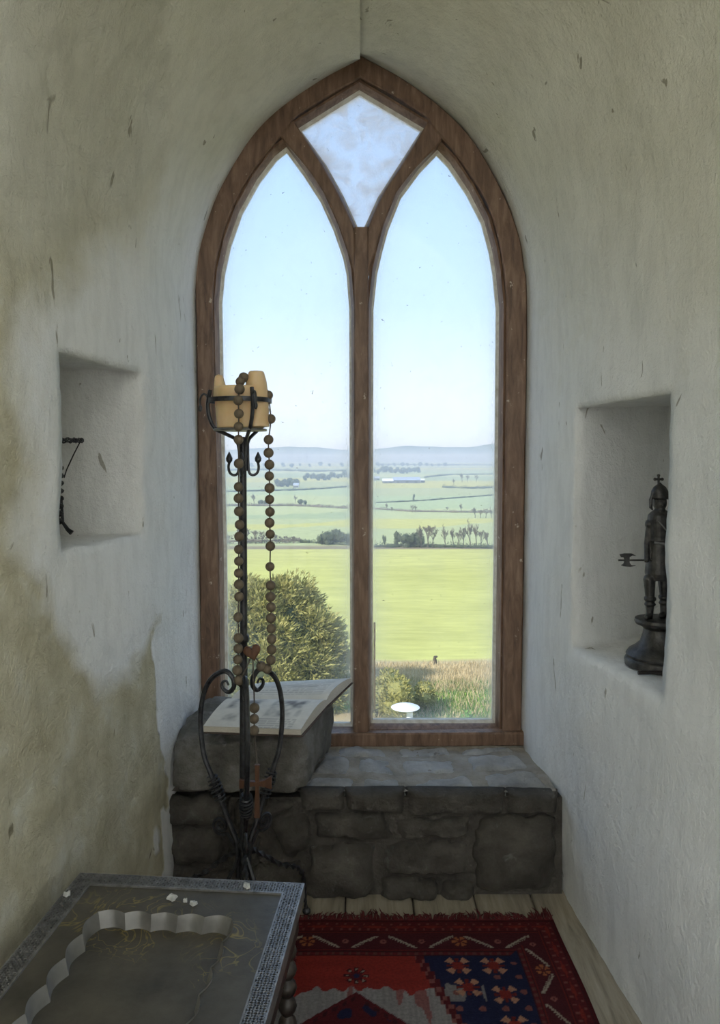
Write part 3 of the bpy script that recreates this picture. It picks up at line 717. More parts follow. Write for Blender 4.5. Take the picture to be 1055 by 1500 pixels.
# ------------------------------------------------------------------ rosary
ros = empty('rosary', P(350, 1000, 2.27), 'oversized brown wooden rosary draped over the candle, with heart and crucifix', 'rosary')
left = [(357, 553), (352, 559), (351, 570), (349, 586.5), (350, 606), (349.5, 625), (349.5, 644), (350, 679), (349.5, 713), (349.5, 730), (350, 749), (351, 768.5), (350.3, 786), (349.7, 804.7), (349.7, 822), (349.7, 839.4), (350, 856), (350.2, 874), (349, 904), (349.4, 934.5), (349.2, 950), (348.6, 966), (347.6, 981.7), (350.2, 996.3)]
right = [(393.2, 579), (396.7, 613.7), (393.5, 644), (393.5, 663.3), (394.8, 680.6), (394.6, 697.3), (395, 715), (395, 731.5), (395.6, 749.8), (395, 765.8), (396, 782.5), (396.1, 800), (395.6, 830), (396.4, 857.5), (396.4, 874.2), (397, 889.3), (397, 905.3), (397.5, 920.7), (398, 936), (398, 951.4), (397, 966.6), (391.4, 979.6), (382.9, 975.9)]
def dl(y): return float(np.interp(y, [553, 562, 572, 590, 640, 690, 760, 1010], [2.262, 2.225, 2.203, 2.185, 2.205, 2.245, 2.262, 2.262]))
LP = [P(x, y, dl(y)) for x, y in left]; RP = [P(x, y, 2.285 if y < 600 else 2.28) for x, y in right]
tail = [P(371.4, 1037, 2.252), P(371, 1053, 2.252), P(371, 1070, 2.252)]
tail = [Vector((q.x, 2.272, EYE + (q.z - EYE)*2.272/q.y)) for q in tail]
hc = P(370, 955, 2.262)
bm_ = MB(); bm_.ball((0, 0, 0), .0152, 14, 10); BM = bm_.mesh('bead'); BM.materials.append(M['bead']); BM.shade_smooth()
for p in LP + RP + tail:
    o = bpy.data.objects.new('bead', BM); COL.objects.link(o); o.location = p; s_ = rnd.uniform(.93, 1.04); o.scale = (s_, s_, s_); child(o, ros)
cord = MB()
over = [LP[0], P(366, 553, 2.27), P(380, 560, 2.33), P(391, 570, 2.31), RP[0]]
cord.tube([tuple(q) for q in crom([tuple(q) for q in LP[::-1] + over[1:-1] + RP], 3)], .0022, 5)
cord.tube([RP[-1], P(378, 968, 2.265), hc], .0022, 5); cord.tube([LP[-1], P(358, 985, 2.262), P(364, 972, 2.262), hc], .0022, 5)
cord.tube([hc, P(371, 985, 2.262), P(372, 1010, 2.268), tail[0], tail[1], tail[2], P(375, 1100, 2.27), P(377, 1122, 2.262)], .0022, 5)
cord.build('cord', M['cord'], ros)
# heart
hp = []
for k in range(40):
    t = 2*math.pi*k/40; x = 16*math.sin(t)**3; z = 13*math.cos(t) - 5*math.cos(2*t) - 2*math.cos(3*t) - math.cos(4*t); hp.append((x/16, z/15))
V = []; n = 40; sc = .026
for f, y in ((.78, -.008), (1, -.004), (1, .004), (.78, .008)):
    for x, z in hp:
        a = R(14); X = (x*math.cos(a) - z*math.sin(a))*f*sc; Z = (x*math.sin(a) + z*math.cos(a))*f*sc; V.append((hc.x + X, hc.y + y, hc.z + Z))
b = MB(); b.add(V, [(j*n+i, j*n+(i+1) % n, (j+1)*n+(i+1) % n, (j+1)*n+i) for j in range(3) for i in range(n)] + [tuple(range(n))[::-1], tuple(range(3*n, 4*n))]); b.build('heart', M['cross'], ros, True, 35)
# crucifix: flared bars
cy = 2.262; Pc = lambda x, y: P(x, y, cy)
def slab_poly(px, y0, y1, mb):
    n = len(px); q = [P(x, y, cy) for x, y in px]; mb.add([(p.x, y0, p.z) for p in q] + [(p.x, y1, p.z) for p in q], [tuple(range(n)), tuple(range(2*n-1, n-1, -1))] + [(i, n+i, n+(i+1) % n, (i+1) % n) for i in range(n)])
b = MB(); slab_poly([(373.5, 1120), (380.5, 1120), (379.5, 1150), (381, 1197), (373, 1197), (374.5, 1150)], cy - .006, cy + .006, b); slab_poly([(351, 1141), (362, 1143), (376, 1144.5), (388, 1142), (398, 1136), (398.5, 1155), (388, 1151), (376, 1149.5), (362, 1152), (351, 1154)], cy - .008, cy + .004, b)
b.build('crucifix', M['cross'], ros, False)

# ------------------------------------------------------------------ tray table
TZ = .50; BLc = Vector((-.680, 1.824, TZ)); BRc = Vector((-.131, 1.778, TZ)); ex = (BRc - BLc).normalized(); ey = Vector((ex.y, -ex.x, 0)) # ey towards camera
TW = (BRc - BLc).length; TL = .86
tab = empty('tray_table', BLc + ex*TW/2 + ey*TL/2 - Vector((0, 0, TZ)), 'low dark metal tray table with pierced border and scalloped sunken centre', 'table')
def T(u, v, z=0): q = BLc + ex*u + ey*v; return (q.x, q.y, TZ + z)
def tbox(mb, u0, u1, v0, v1, z0, z1):
    mb.add([T(u0,v0,z0), T(u1,v0,z0), T(u1,v1,z0), T(u0,v1,z0), T(u0,v0,z1), T(u1,v0,z1), T(u1,v1,z1), T(u0,v1,z1)], [(0,1,2,3),(7,6,5,4),(4,5,1,0),(5,6,2,1),(6,7,3,2),(7,4,0,3)])
bw = .046
b = MB(); tbox(b, .002, TW-.002, .002, TL-.002, -.030, -.006)
def hollow(mb, u0, u1, v0, v1, u2, u3, v2, v3, z0, z1):
    tbox(mb, u0, u1, v0, v2, z0, z1); tbox(mb, u0, u1, v3, v1, z0, z1); tbox(mb, u0, u2, v2, v3, z0, z1); tbox(mb, u3, u1, v2, v3, z0, z1)
# recess outline with scallops
ru0, ru1, rv0, rv1 = .112, .415, .150, .690
def scal(p, q, n, amp, m=10):
    p = np.array(p); q = np.array(q); d = q - p; nr = np.array([d[1], -d[0]]); nr /= np.linalg.norm(nr); r = []
    for i in range(n):
        for k in range(m): t = (i + k/m)/n; r.append(p + d*t + nr*amp*abs(math.sin(math.pi*k/m)))
    return r
sc_out = scal((ru0, rv0), (ru1, rv0), 5, .010) + scal((ru1, rv0), (ru1 - .008, rv1), 7, .012) + scal((ru1 - .008, rv1), (ru0, rv1), 5, .010) + scal((ru0, rv1), (ru0, rv0), 7, .012)
ns = len(sc_out); cu = np.array([(ru0+ru1)/2, (rv0+rv1)/2])
b = MB(); hollow(b, .003, TW-.003, .003, TL-.003, bw, TW-bw, bw, TL-bw, -.030, -.005); b.build('border_base', M['ebony'], tab, False)
# panel with sunken tray
def toward(q, f): return cu + (q - cu)*f
V = []; rect = []
for q in sc_out:
    d = q - cu; t = min((bw - cu[0])/d[0] if d[0] < -1e-6 else 1e9, (TW-bw - cu[0])/d[0] if d[0] > 1e-6 else 1e9, (bw - cu[1])/d[1] if d[1] < -1e-6 else 1e9, (TL-bw - cu[1])/d[1] if d[1] > 1e-6 else 1e9); rect.append(cu + d*t)
# snap rectangle corners
for cq in ((bw, bw), (TW-bw, bw), (TW-bw, TL-bw), (bw, TL-bw)):
    k = min(range(ns), key=lambda i: np.linalg.norm(rect[i] - np.array(cq))); rect[k] = np.array(cq)
b = MB(); b.add([T(*q, -.004) for q in rect] + [T(*q, -.0035) for q in sc_out], [(i, ns+i, ns+(i+1) % ns, (i+1) % ns) for i in range(ns)]); b.build('panel', M['panel'], tab, False)
b = MB(); rimz = [(1.0, -.0035), (.997, .0005), (.988, -.002), (.962, -.018), (.935, -.033)]
V = []
for f, z in rimz: V += [T(*(cu + (q - cu)*np.array([1 - (1-f)*1.0*.5/.5, 1 - (1-f)*.56])), z) for q in sc_out]
Fq = [(j*ns+i, (j+1)*ns+i, (j+1)*ns+(i+1) % ns, j*ns+(i+1) % ns) for j in range(len(rimz)-1) for i in range(ns)]
b.add(V, Fq); b.build('scalloped_wall', M['table'], tab, True, 28)
b = MB(); b.add([T(*(cu + (q - cu)*np.array([.936, .964])), -.0325) for q in sc_out], [tuple(range(ns))[::-1]]); b.build('tray_floor', M['panel'], tab, False)
b = MB(); tbox(b, bw + .01, TW - bw - .01, bw + .01, TL - bw - .01, -.042, -.036); b.build('underside', M['ebony'], tab, False)
b = MB(); e = .0035
hollow(b, 0, TW, 0, TL, e, TW-e, e, TL-e, -.034, 0); hollow(b, bw-e, TW-bw+e, bw-e, TL-bw+e, bw, TW-bw, bw, TL-bw, -.007, .0005); b.build('border_rims', M['lattice'], tab, False)
# pierced lattice: little crossing bars
b = MB(); cell = (bw - 2*e) / 3.0
def bar(p, q, w_):
    p = np.array(p); q = np.array(q); d = q - p; d /= np.linalg.norm(d); nn = np.array([-d[1], d[0]])*w_
    b.add([T(*(p-nn), -.0005), T(*(q-nn), -.0005), T(*(q+nn), -.0005), T(*(p+nn), -.0005), T(*(p-nn), -.0049), T(*(q-nn), -.0049), T(*(q+nn), -.0049), T(*(p+nn), -.0049)], [(3,2,1,0), (0,1,5,4), (1,2,6,5), (2,3,7,6), (3,0,4,7)])
def field(u0, u1, v0, v1):
    nu = max(1, round((u1-u0)/cell)); nv = max(1, round((v1-v0)/cell))
    for i in range(nu):
        for j in range(nv):
            a0, a1 = u0 + (u1-u0)*i/nu, u0 + (u1-u0)*(i+1)/nu; c0, c1 = v0 + (v1-v0)*j/nv, v0 + (v1-v0)*(j+1)/nv
            bar((a0, c0), (a1, c1), .0019); bar((a0, c1), (a1, c0), .0019)
            am, cm_ = (a0+a1)/2, (c0+c1)/2
            if (i + j) % 2: bar((a0, cm_), (a1, cm_), .0014)
field(e, TW-e, e, bw-e); field(e, bw-e, bw-e, TL-bw); field(TW-bw+e, TW-e, bw-e, TL-bw); field(e, TW-e, TL-bw, TL-e)
o = b.build('pierced_lattice', M['lattice'], tab, False); o['kind'] = 'stuff'
b = MB(); hollow(b, .012, TW-.012, .012, TL-.012, .028, TW-.028, .028, TL-.028, -.105, -.034); b.build('apron', M['ebony'], tab, False)
for (u, v) in ((.035, .035), (TW-.035, .035), (.035, TL-.035), (TW-.035, TL-.035)):
    pr = [(.004, .010)]; z = .010
    pr += [(.016, .012), (.018, .03), (.010, .045)]
    for k in range(8): z0 = .045 + k*.042; pr += [(.011, z0), (.019, z0 + .010), (.0225, z0 + .021), (.019, z0 + .032), (.011, z0 + .042)]
    pr += [(.016, .385), (.020, .395), (.020, .464)]
    q = T(u, v); b = MB(); b.lathe(pr, (q[0], q[1], 0), 14); b.build('leg', M['ebony'], tab, True, 50)
# plaster flakes lying on it
def flake(u, v, s, seed, label):
    r = random.Random(seed); b = MB(); n = 9; q = T(u, v); pts = [(q[0] + s*r.uniform(.5, 1.1)*math.cos(2*math.pi*k/n), q[1] + s*r.uniform(.5, 1.1)*math.sin(2*math.pi*k/n)) for k in range(n)]
    z0 = TZ + .0012 if bw < u < TW-bw and v > bw else TZ + .002
    z0 = TZ - .0028 if bw < u < TW-bw and v > bw else TZ + .0006
    b.add([(x, y, z0) for x, y in pts] + [(x*.85 + q[0]*.15, y*.85 + q[1]*.15, z0 + .003 + r.uniform(0, .006)) for x, y in pts] + [(q[0], q[1], z0 + .007)], [tuple(range(n))[::-1]] + [(i, (i+1) % n, n+(i+1) % n, n+i) for i in range(n)] + [(n+i, n+(i+1) % n, 2*n) for i in range(n)])
    return tag(b.build('plaster_flake', M['flake'], None, False), label, 'plaster flake', 'fallen plaster flakes on the tray table')
def onT(x, y):
    Y = (EYE - TZ)*F/(y - HOR); q = Vector(((x-CX)*Y/F, Y, TZ)) - BLc; return q.dot(ex), q.dot(ey)
flake(*onT(253, 1314), .015, 1, 'largest white plaster flake on the tray table panel')
flake(*onT(283, 1322), .010, 2, 'thin pale plaster flake beside the largest flake on the tray table')
flake(*onT(272, 1319), .006, 3, 'tiny plaster crumb between two flakes on the tray table')
flake(*onT(362, 1299), .011, 4, 'whitish plaster flake on the pierced border nearest the candle stand')
flake(*onT(98, 1312), .009, 5, 'pale plaster flake on the pierced border along the stained wall')

# ------------------------------------------------------------------ rug
rug = empty('rug', (0, 1.7, 0), 'worn dark red patterned wool rug with fringe on the boards', 'rug')
RX0, RX1, RY1, RY0 = -.655, .630, 2.444, .70
nx, ny = 330, 430; V = []; cols = []
dred = np.array((.115, .012, .014)); red = np.array((.30, .030, .020)); navy = np.array((.018, .020, .060)); cream = np.array((.48, .40, .30)); orange = np.array((.42, .13, .045)); maroon = np.array((.055, .009, .012)); worn = np.array((.34, .31, .29)); pink = np.array((.30, .10, .08))
_k = .62
dred, red, navy, cream, orange, maroon, worn, pink = [q*_k for q in (dred, red, navy*.9, cream, orange, maroon, worn, pink)]
def dseg(x, y, a, b_):
    ax, ay = a; bx, by = b_; dx, dy = bx-ax, by-ay; t = max(0, min(1, ((x-ax)*dx + (y-ay)*dy)/(dx*dx+dy*dy))); return math.hypot(x-ax-t*dx, y-ay-t*dy), t
def border(s, d):
    """s along the border, d distance from the rug's edge"""
    if d < .012: return dred*.7
    if d < .068:
        c = dred*1.0; k = (s*34) % 1; h = (d - .012)/.056
        if abs(h - .5) < .06*(1 + math.sin(s*70)): c = red*.8
        if (abs(k - .5) < .12 and abs(h - .25) < .10) or (abs(((s*34+.5) % 1) - .5) < .12 and abs(h - .75) < .10): c = pink*.75
        if h < .07 or h > .93: c = maroon
        return c
    if d < .158:
        c = maroon*1.15 + dred*.15; h = (d - .068)/.09; pitch = .118; k = s/pitch; i = math.floor(k); x = (k - i)*pitch - pitch/2; y = (h - .5)*.09
        sg = 1 if i % 2 else -1; dd, t = dseg(x, y, (-.034, -.024*sg), (.034, .024*sg))
        if dd < .0032 or (dd < .009 and (t*9) % 1 < .45 and (y*.82 - x*.57*sg) * 1 > 0): return cream*.85
        xx = x + pitch/2 if x < 0 else x - pitch/2
        if i % 1 == 0:
            rr = math.hypot(xx, y)
            if (math.floor(k + .5)) % 4 == 1:
                a = math.atan2(y, xx)
                if rr < .024 and .006 < rr and math.cos(a*6) > -.3: return orange
                if rr < .006: return dred
            elif .004 < rr < .010: return pink
        if h < .05 or h > .95: return red*.6
        return c
    h = (d - .158)/.022; k = (s*40) % 1
    return (dred*1.2 if k < .6 else pink*.5) if .2 < h < .8 else maroon
def rugc(x, y):
    dx = min(x - RX0, RX1 - x); d = RY1 - y
    if d < .18 and d < dx*1.0: return border(x + 5, d)
    if dx < .155: return border(y + 5, dx * .18/.155)
    ax = abs(x - (RX0+RX1)/2); f = d - .18
    # stepped corner spandrels of navy
    lim = .205 + .020*math.floor(f/.034) * .55
    if f < .52 and ax > lim - .028:
        if ax < lim: return dred*.9 if (int(f/.017) + int(ax/.014)) % 3 else pink*.8
        c = navy
        for fx, fy in ((.30, .045), (.405, .045), (.415, .165), (.315, .135), (.42, .28), (.36, .36), (.43, .42)):
            u_, v_ = ax - fx, (f - fy)*1.0; rr = math.hypot(u_, v_); a = math.atan2(v_, u_)
            if rr < .045:
                if abs(math.sin(2*a)) > .80 and .014 < rr < .040: return orange*.75 + cream*.35 if rr > .02 else red
                if rr < .016: return red*.8
                if abs(math.cos(2*a)) > .93 and rr < .032: return red*.55
        if math.hypot((ax*16) % 1 - .5, (f*16) % 1 - .5) < .16 and nz((ax*8, f*8, 1)) > .0: return pink*.8
        wear = nz((x*9, y*9, 2)) + .5*nz((x*40, y*6, 2))
        if .0 < f - .09 < .1 and ax < .36 and wear > .12: return worn*.7
        return c
    # field
    c = red*(1 + .18*nz((x*5, y*30, 0)))
    u_, v_ = x - (-.012), d - .268; rr = math.hypot(u_, v_*1.0); a = math.atan2(v_, u_)
    if rr < .036:
        if rr < .009: return navy*1.4
        if rr > .018 and math.cos(a*8) > -.2: return maroon if (.022 < rr < .031 and math.cos(a*8) > .55) is False else cream*.7
        if rr < .018: return dred
    wl = .325 + .018*nz((x*11, 0, 4)) + .02*nz((x*40, y*4, 1)) + .06*sst(-.12, -.24, x)
    if d > wl and x < lim - .02 + .5:
        # dark red medallion tip in the worn middle
        if d - .335 > abs(x + .012)*.85 and d < .9:
            k = d - .335 - abs(x + .012)*.85
            if k < .012: return dred
            if k < .028: return maroon if int(x*80) % 2 else dred
            return dred*.9 if nz((x*22, y*22, 6)) < .15 else navy
        st_ = .5 + .5*nz((x*130, y*5, 3)); return worn*(.72 + .4*st_) if nz((x*30, y*5, 7)) < .42 else red*.6 + worn*.3
    return c
for i in range(nx + 1):
    for j in range(ny + 1):
        x = RX0 + (RX1-RX0)*i/nx; y = RY0 + (RY1-RY0)*j/ny; wv = .004*nz((x*3, y*3, 5))
        V.append((x + .012*(2.444 - y)*(x/.63) + .004*nz((y*4, 0, 2)), y + .006*nz((x*4, 0, 1)), .0075 + .0025*(nz((x*4, y*4, 0)) + .4))); cols.append(rugc(x, y))
Fq = [(i*(ny+1)+j, (i+1)*(ny+1)+j, (i+1)*(ny+1)+j+1, i*(ny+1)+j+1) for i in range(nx) for j in range(ny)]
rim = [i*(ny+1) for i in range(nx+1)] + [nx*(ny+1)+j for j in range(1, ny+1)] + [i*(ny+1)+ny for i in range(nx-1, -1, -1)] + [j for j in range(ny-1, 0, -1)]
n0 = len(V); V += [(V[k][0], V[k][1], .0025) for k in rim]; cols += [cols[k]*.8 for k in rim]; L = len(rim)
Fq += [(rim[k], n0+k, n0+(k+1) % L, rim[(k+1) % L]) for k in range(L)]
b = MB(); b.add(V, Fq); m = b.mesh('pile'); set_col(m, cols); finish('woven_pile', m, M['rug'], rug, True, 60)
b = MB(); r = random.Random(5)
for k in range(420):
    x = RX0 + (RX1-RX0)*(k + r.random())/420; ln = r.uniform(.012, .05) * (1 + 1.3*max(0, nz((x*9, 0, 3)))); dx = r.uniform(-.02, .02) + .03*nz((x*5, 2, 0))
    b.tube([(x, RY1 - .006, .008), (x + dx*.4, RY1 + ln*.5, .007 + r.uniform(0, .006)), (x + dx, RY1 + ln, .004)], [.0022, .0026, .0008], 4)
o = b.build('fringe', M['fringe'], rug); o['kind'] = 'stuff'

# ------------------------------------------------------------------ right niche: knight statuette and rod
NZF = .893; kx, ky = P(967, 978, 2.225).x, 2.225; ku = 2.225/F
kn = empty('knight_statuette', (kx, ky, NZF), 'dark metal knight statuette on round plinth standing in the taller wall niche', 'statuette')
kz = lambda y: EYE - (y - HOR)*ku
kX = lambda x: kx + (x - 967)*ku
def KP(x, y, d=0): return Vector((kX(x), ky + d, kz(y)))
base = MB(); zb0 = NZF + .001
pr = [(.004, 0), (.099, 0), (.100, .016), (.097, .022), (.094, .024), (.096, .032), (.088, .044), (.070, .056), (.056, .070), (.049, .092), (.046, .108), (.052, .116), (.068, .122), (.072, .130), (.070, .138), (.058, .141), (.004, .142)]
base.lathe(pr, (kx, ky, zb0), 40); base.build('plinth', M['bronze'], kn, True, 35)
b = MB(); top = zb0 + .142
for s in (-1, 1):
    f = -1 if s < 0 else 1; lx = kx - .014 + s*.020 if s < 0 else kx + .018; off = -.012 if s < 0 else .012
    b.cone((lx - .002, ky + off, kz(848)), .0175, (lx, ky + off, kz(878)), .0125, 12)       # thigh
    b.cone((lx, ky + off, kz(878)), .0135, (lx - .002, ky + off, kz(904)), .0098, 12)        # shin
    b.lathe([(.0165, -.005), (.018, 0), (.0165, .005)], (lx, ky + off, kz(876)), 14)        # boot cuff
    b.lathe([(.0155, -.003), (.017, 0), (.0155, .003)], (lx, ky + off, kz(884)), 14)
    b.cone((lx, ky + off + .003, top + .009), .0105, (lx - .018, ky + off - .020, top + .007), .0075, 10)  # shoe
# trunk, tassets
b.lathe([(.036, 0), (.041, .02), (.038, .05), (.032, .085), (.029, .11), (.030, .118)], (kx - .002, ky, kz(849)), 20)
b.lathe([(.028, 0), (.033, .012), (.030, .02), (.033, .045), (.036, .07), (.034, .086), (.022, .098), (.013, .104)], (kx, ky, kz(797)), 20)
b.cone((kx, ky, kz(755)), .012, (kx, ky, kz(742)), .011, 12)
b.ball((kx - .001, ky - .002, kz(736)), (.0195, .022, .027), 16, 12)                 # head
b.cone((kx - .003, ky - .022, kz(737)), .004, (kx - .003, ky - .027, kz(741)), .0035, 8)  # nose
for s in (-1, 1): b.ball((kx - .002 + s*.007, ky - .021, kz(735)), .003, 8, 6)
b.ball((kx - .001, ky - .019, kz(746)), (.010, .007, .007), 10, 8)                    # beard
sh = (kX(953), ky + .002, kz(768)); el = (kX(949), ky + .004, kz(797)); ha = (kX(944), ky - .018, kz(819))
b.ball(sh, .0155, 12, 8); b.cone(sh, .0115, el, .0095, 10); b.cone(el, .0095, ha, .0072, 10); b.ball(ha, (.0085, .009, .0085), 10, 8)
sh = (kX(982), ky + .002, kz(768)); el = (kX(990), ky - .004, kz(792)); ha = (kX(982), ky - .032, kz(806))
b.ball(sh, .0155, 12, 8); b.cone(sh, .0115, el, .0095, 10); b.cone(el, .0095, ha, .0072, 10); b.ball(ha, .0085, 10, 8)
km = remesh(b, .0021, 2); km.materials.clear(); km.materials.append(M['bronze']); km.shade_smooth(); o = bpy.data.objects.new('figure', km); COL.objects.link(o); child(o, kn)
b = MB(); b.lathe([(.024, 0), (.027, .004), (.0255, .010), (.0235, .024), (.017, .036), (.008, .043), (.004, .047), (.003, .049)], (kx - .001, ky - .001, kz(731)), 20)
b.tube([KP(956, 722, -.004), KP(952.5, 732, -.006), KP(952.5, 743, -.006), KP(955, 747, -.006)], [.004, .0055, .005, .002], 8)
b.tube([KP(979, 722, -.004), KP(981, 732, -.006), KP(981, 743, -.006), KP(979, 747, -.006)], [.004, .0055, .005, .002], 8); hel = b.build('helmet', M['bronze'], kn)
b = MB(); c = KP(965, 702)
b.cone(c + Vector((0, 0, -.013)), .0035, c + Vector((0, 0, .010)), .0035, 8); b.cone(c + Vector((-.010, 0, 0)), .0036, c + Vector((.010, 0, 0)), .0036, 8)
for d in ((-.011, 0), (.011, 0), (0, .011)): b.ball((c.x + d[0], c.y, c.z + d[1]), .0048, 8, 6)
child(b.build('cross_finial', M['bronze']), hel)
b = MB(); b.tube([KP(958, 762, -.036), KP(972, 780, -.042), KP(986, 797, -.040)], [.002, .002, .002], 6); b.tube([KP(953, 793, -.030), KP(967, 795, -.038), KP(984, 793, -.030)], [.004, .004, .004], 8); b.build('sash', M['lattice'], kn)
b = MB(); hy = ky - .018; b.tube([Vector((kX(x), hy, kz(819.5))) for x in (903, 940, 1010)], .0028, 8)
n = 16; a = [(907, 815), (905, 811), (912, 809.5), (922, 809.5), (929, 813), (923, 812.5), (919, 815), (919, 823), (922, 827), (928, 827), (920, 829), (910, 828), (907, 827), (911, 824), (912, 819), (911, 815)]
q = [(kX(x), kz(y)) for x, y in a]; n = len(q)
b.add([(x, hy - .003, z) for x, z in q] + [(x, hy + .003, z) for x, z in q], [tuple(range(n)), tuple(range(2*n-1, n-1, -1))] + [(i, n+i, n+(i+1) % n, (i+1) % n) for i in range(n)]); b.build('halberd', M['bronze'], kn, False)
b = MB(); r0 = P(935, 992, 2.127); r1 = P(1000, 990.5, 2.127); b.tube([(r0.x, r0.y, NZF + .006), (r1.x, r1.y + .01, NZF + .006)], .0052, 8)
tag(b.build('rod', M['ebony']), 'short thin dark rod lying in the niche before the statuette', 'rod')

# ------------------------------------------------------------------ left niche: twisted wire holder
wz = 1.272; wx, wy = P(86, 0, 2.27).x, 2.27; wu = 2.27/F
wh = empty('wire_holder', (wx, wy, wz), 'twisted dark wire holder with open hoop in the small left niche', 'wire holder')
WZ = lambda y: EYE - (y - HOR)*wu
for name, zz, rr, nn in (('hoop', WZ(645), .066, 90),):
    for ph in (0, math.pi):
        b = MB(); b.tube([(wx + (rr + .004*math.cos(k*.7 + ph))*math.cos(2*math.pi*k/nn), wy + (rr + .004*math.cos(k*.7 + ph))*math.sin(2*math.pi*k/nn), zz + .006*math.sin(k*.7 + ph)) for k in range(nn + 1)], .0026, 6); b.build(name, M['iron'], wh)
for az in (0, 120, 240):
    c, s = math.cos(R(az)), math.sin(R(az)); b = MB(); b.tube([(wx + rr_*c, wy + rr_*s, z) for rr_, z in ((.064, WZ(648)), (.045, WZ(666)), (.024, WZ(688)), (.016, WZ(700)))], .002, 6); b.build('strut', M['iron'], wh)
    b = MB(); b.tube([(wx + rr_*c, wy + rr_*s, z) for rr_, z in ((.008, WZ(730)), (.012, WZ(765)), (.028, WZ(776)), (.040, wz + .010))], [.004, .005, .006, .008], 7); b.build('foot', M['iron'], wh)
b = MB(); pts = [(wx + .010*math.cos(k*.8), wy + .010*math.sin(k*.8), WZ(685) - (WZ(685) - WZ(770))*k/60) for k in range(61)]; b.tube(pts, .006, 6); b.build('twisted_stem', M['iron'], wh)

# ------------------------------------------------------------------ landscape
GY = [0, 12, 24, 28, 33, 60, 120, 200, 300, 400, 600, 900, 1300, 1800, 2400, 3200]
GZ = [-8.2, -7.6, -6.6, -6.75, -7.35, -9.6, -15.4, -22.2, -23.6, -24.0, -23.6, -21.6, -17.5, -13.4, -9.0, -5.0]
def gz(x, Y):
    z = float(np.interp(Y, GY, GZ)); return z + .6 * sst(60, 300, Y) * nz((x/90, Y/140, 0)) + .12*nz((x/6, Y/6, 1)) * sst(18, 30, Y) * (1 - sst(34, 44, Y))
YT = np.exp(np.linspace(math.log(5), math.log(3200), 3000)); RT = HOR + (EYE - np.interp(YT, GY, GZ))*F/YT
def at(x, y):
    """ground point seen in a given direction"""
    k = int(np.argmin(np.abs(RT - y))); Y = float(YT[k]); X = (x - CX)*Y/F; return Vector((X, Y, gz(X, Y)))
Yg = np.exp(np.linspace(math.log(5.0), math.log(3200), 260)); Ag = np.linspace(-.95, .95, 120); V = []; cols = []
lime = np.array((.57, .545, .175)); pale = np.array((.47, .50, .24)); far = np.array((.37, .43, .22)); tan_ = np.array((.52, .41, .22)); ggr = np.array((.30, .42, .07)); brown = np.array((.30, .25, .15))
for Y in Yg:
    for a in Ag:
        x = a*Y; z = gz(x, Y); V.append((x, Y, z)); rw = HOR + (EYE - z)*F/Y; cl = CX + F*a
        w_ = 10*nz((x/5, Y/5, 3))
        if Y < 33.5: 
            c = tan_ if nz((x/3, Y/2, 2)) > -.1 else ggr*.9
            if x > 2.6 and 24 < Y < 28.5: c = ggr
            if Y > 28.5: c = tan_
        elif Y < 200: c = lime * (1 + .10*nz((x/20, Y/8, 5))) * (1 + .10*sst(40, 34, Y))
        elif Y < 206: c = brown
        elif Y < 330: c = pale*.98 if nz((x/70, Y/90, 1)) > -.1 else lime*.95
        else:
            k = math.floor(Y/170 + .6*nz((x/300, Y/300, 7))) + math.floor(x/(190 + Y*.12)); c = [far, pale*1.02, far*1.12, pale*.9, lime*.9][k % 5]
        cols.append(c)
na = len(Ag); Fq = [(i*na+j, i*na+j+1, (i+1)*na+j+1, (i+1)*na+j) for i in range(len(Yg)-1) for j in range(na-1)]
b = MB(); b.add(V, Fq); m = b.mesh('ground'); set_col(m, cols); o = finish('ground', m, M['ground'], None, True, 180); tag(o, kind='structure')
def hill(name, Y0, prof, thick):
    V = []; n = 160; mid = []
    for i in range(n + 1):
        x = -150 + 1350*i/n; y = np.interp(x, *zip(*prof)) + 1.3*nz((x/30, Y0, 0)); t = P(x, y, Y0)
        V += [(t.x*.98, Y0 - thick, -12), (t.x*.99, Y0 - thick*.45, -12 + (t.z + 12)*.62), (t.x, Y0, t.z), (t.x*1.02, Y0 + thick, -12)]
    Fq = [(i*4+k, (i+1)*4+k, (i+1)*4+k+1, i*4+k+1) for i in range(n) for k in range(3)]
    b = MB(); b.add(V, Fq); return tag(b.build(name, M['hill'], None, True, 180), kind='structure')
hill('hills', 5600, [(-150, 662), (320, 660), (370, 657), (420, 654), (470, 656), (512, 659), (548, 658), (600, 652.5), (650, 655), (690, 655), (728, 649), (1200, 640)], 700)
hill('hills', 4000, [(-150, 668), (320, 668), (420, 667), (510, 668), (548, 665), (600, 664.5), (680, 666), (730, 665), (1200, 662)], 500)

# foliage builders
def bare_tree(seed, h=1.0):
    r = random.Random(seed); tr = MB(); tw = MB()
    def grow(p, d, l, rad, lv):
        q = p + d*l; (tr if lv < 2 else tw).tube([p, p + d*l*.5 + Vector((r.uniform(-1, 1), r.uniform(-1, 1), 0))*l*.05, q], [max(rad, .0065), max(rad*.8, .0055), max(rad*.6, .0045)], 4 if lv < 2 else 3, caps=False)
        if lv == 4: return
        for k in range((4, 4, 4, 4)[lv]):
            nd = (d + Vector((r.uniform(-1, 1), r.uniform(-1, 1), r.uniform(-.25, .75)))*(.75 if lv else .6)).normalized()
            grow(p + d*l*(.45 + .55*(k + 1)/4), nd, l*r.uniform(.52, .75), rad*.55, lv + 1)
    grow(Vector((0, 0, -.03)), Vector((r.uniform(-.08, .08), r.uniform(-.08, .08), 1)).normalized(), .36, .028, 0)
    return tr.mesh('trunk'), tw.mesh('twigs')
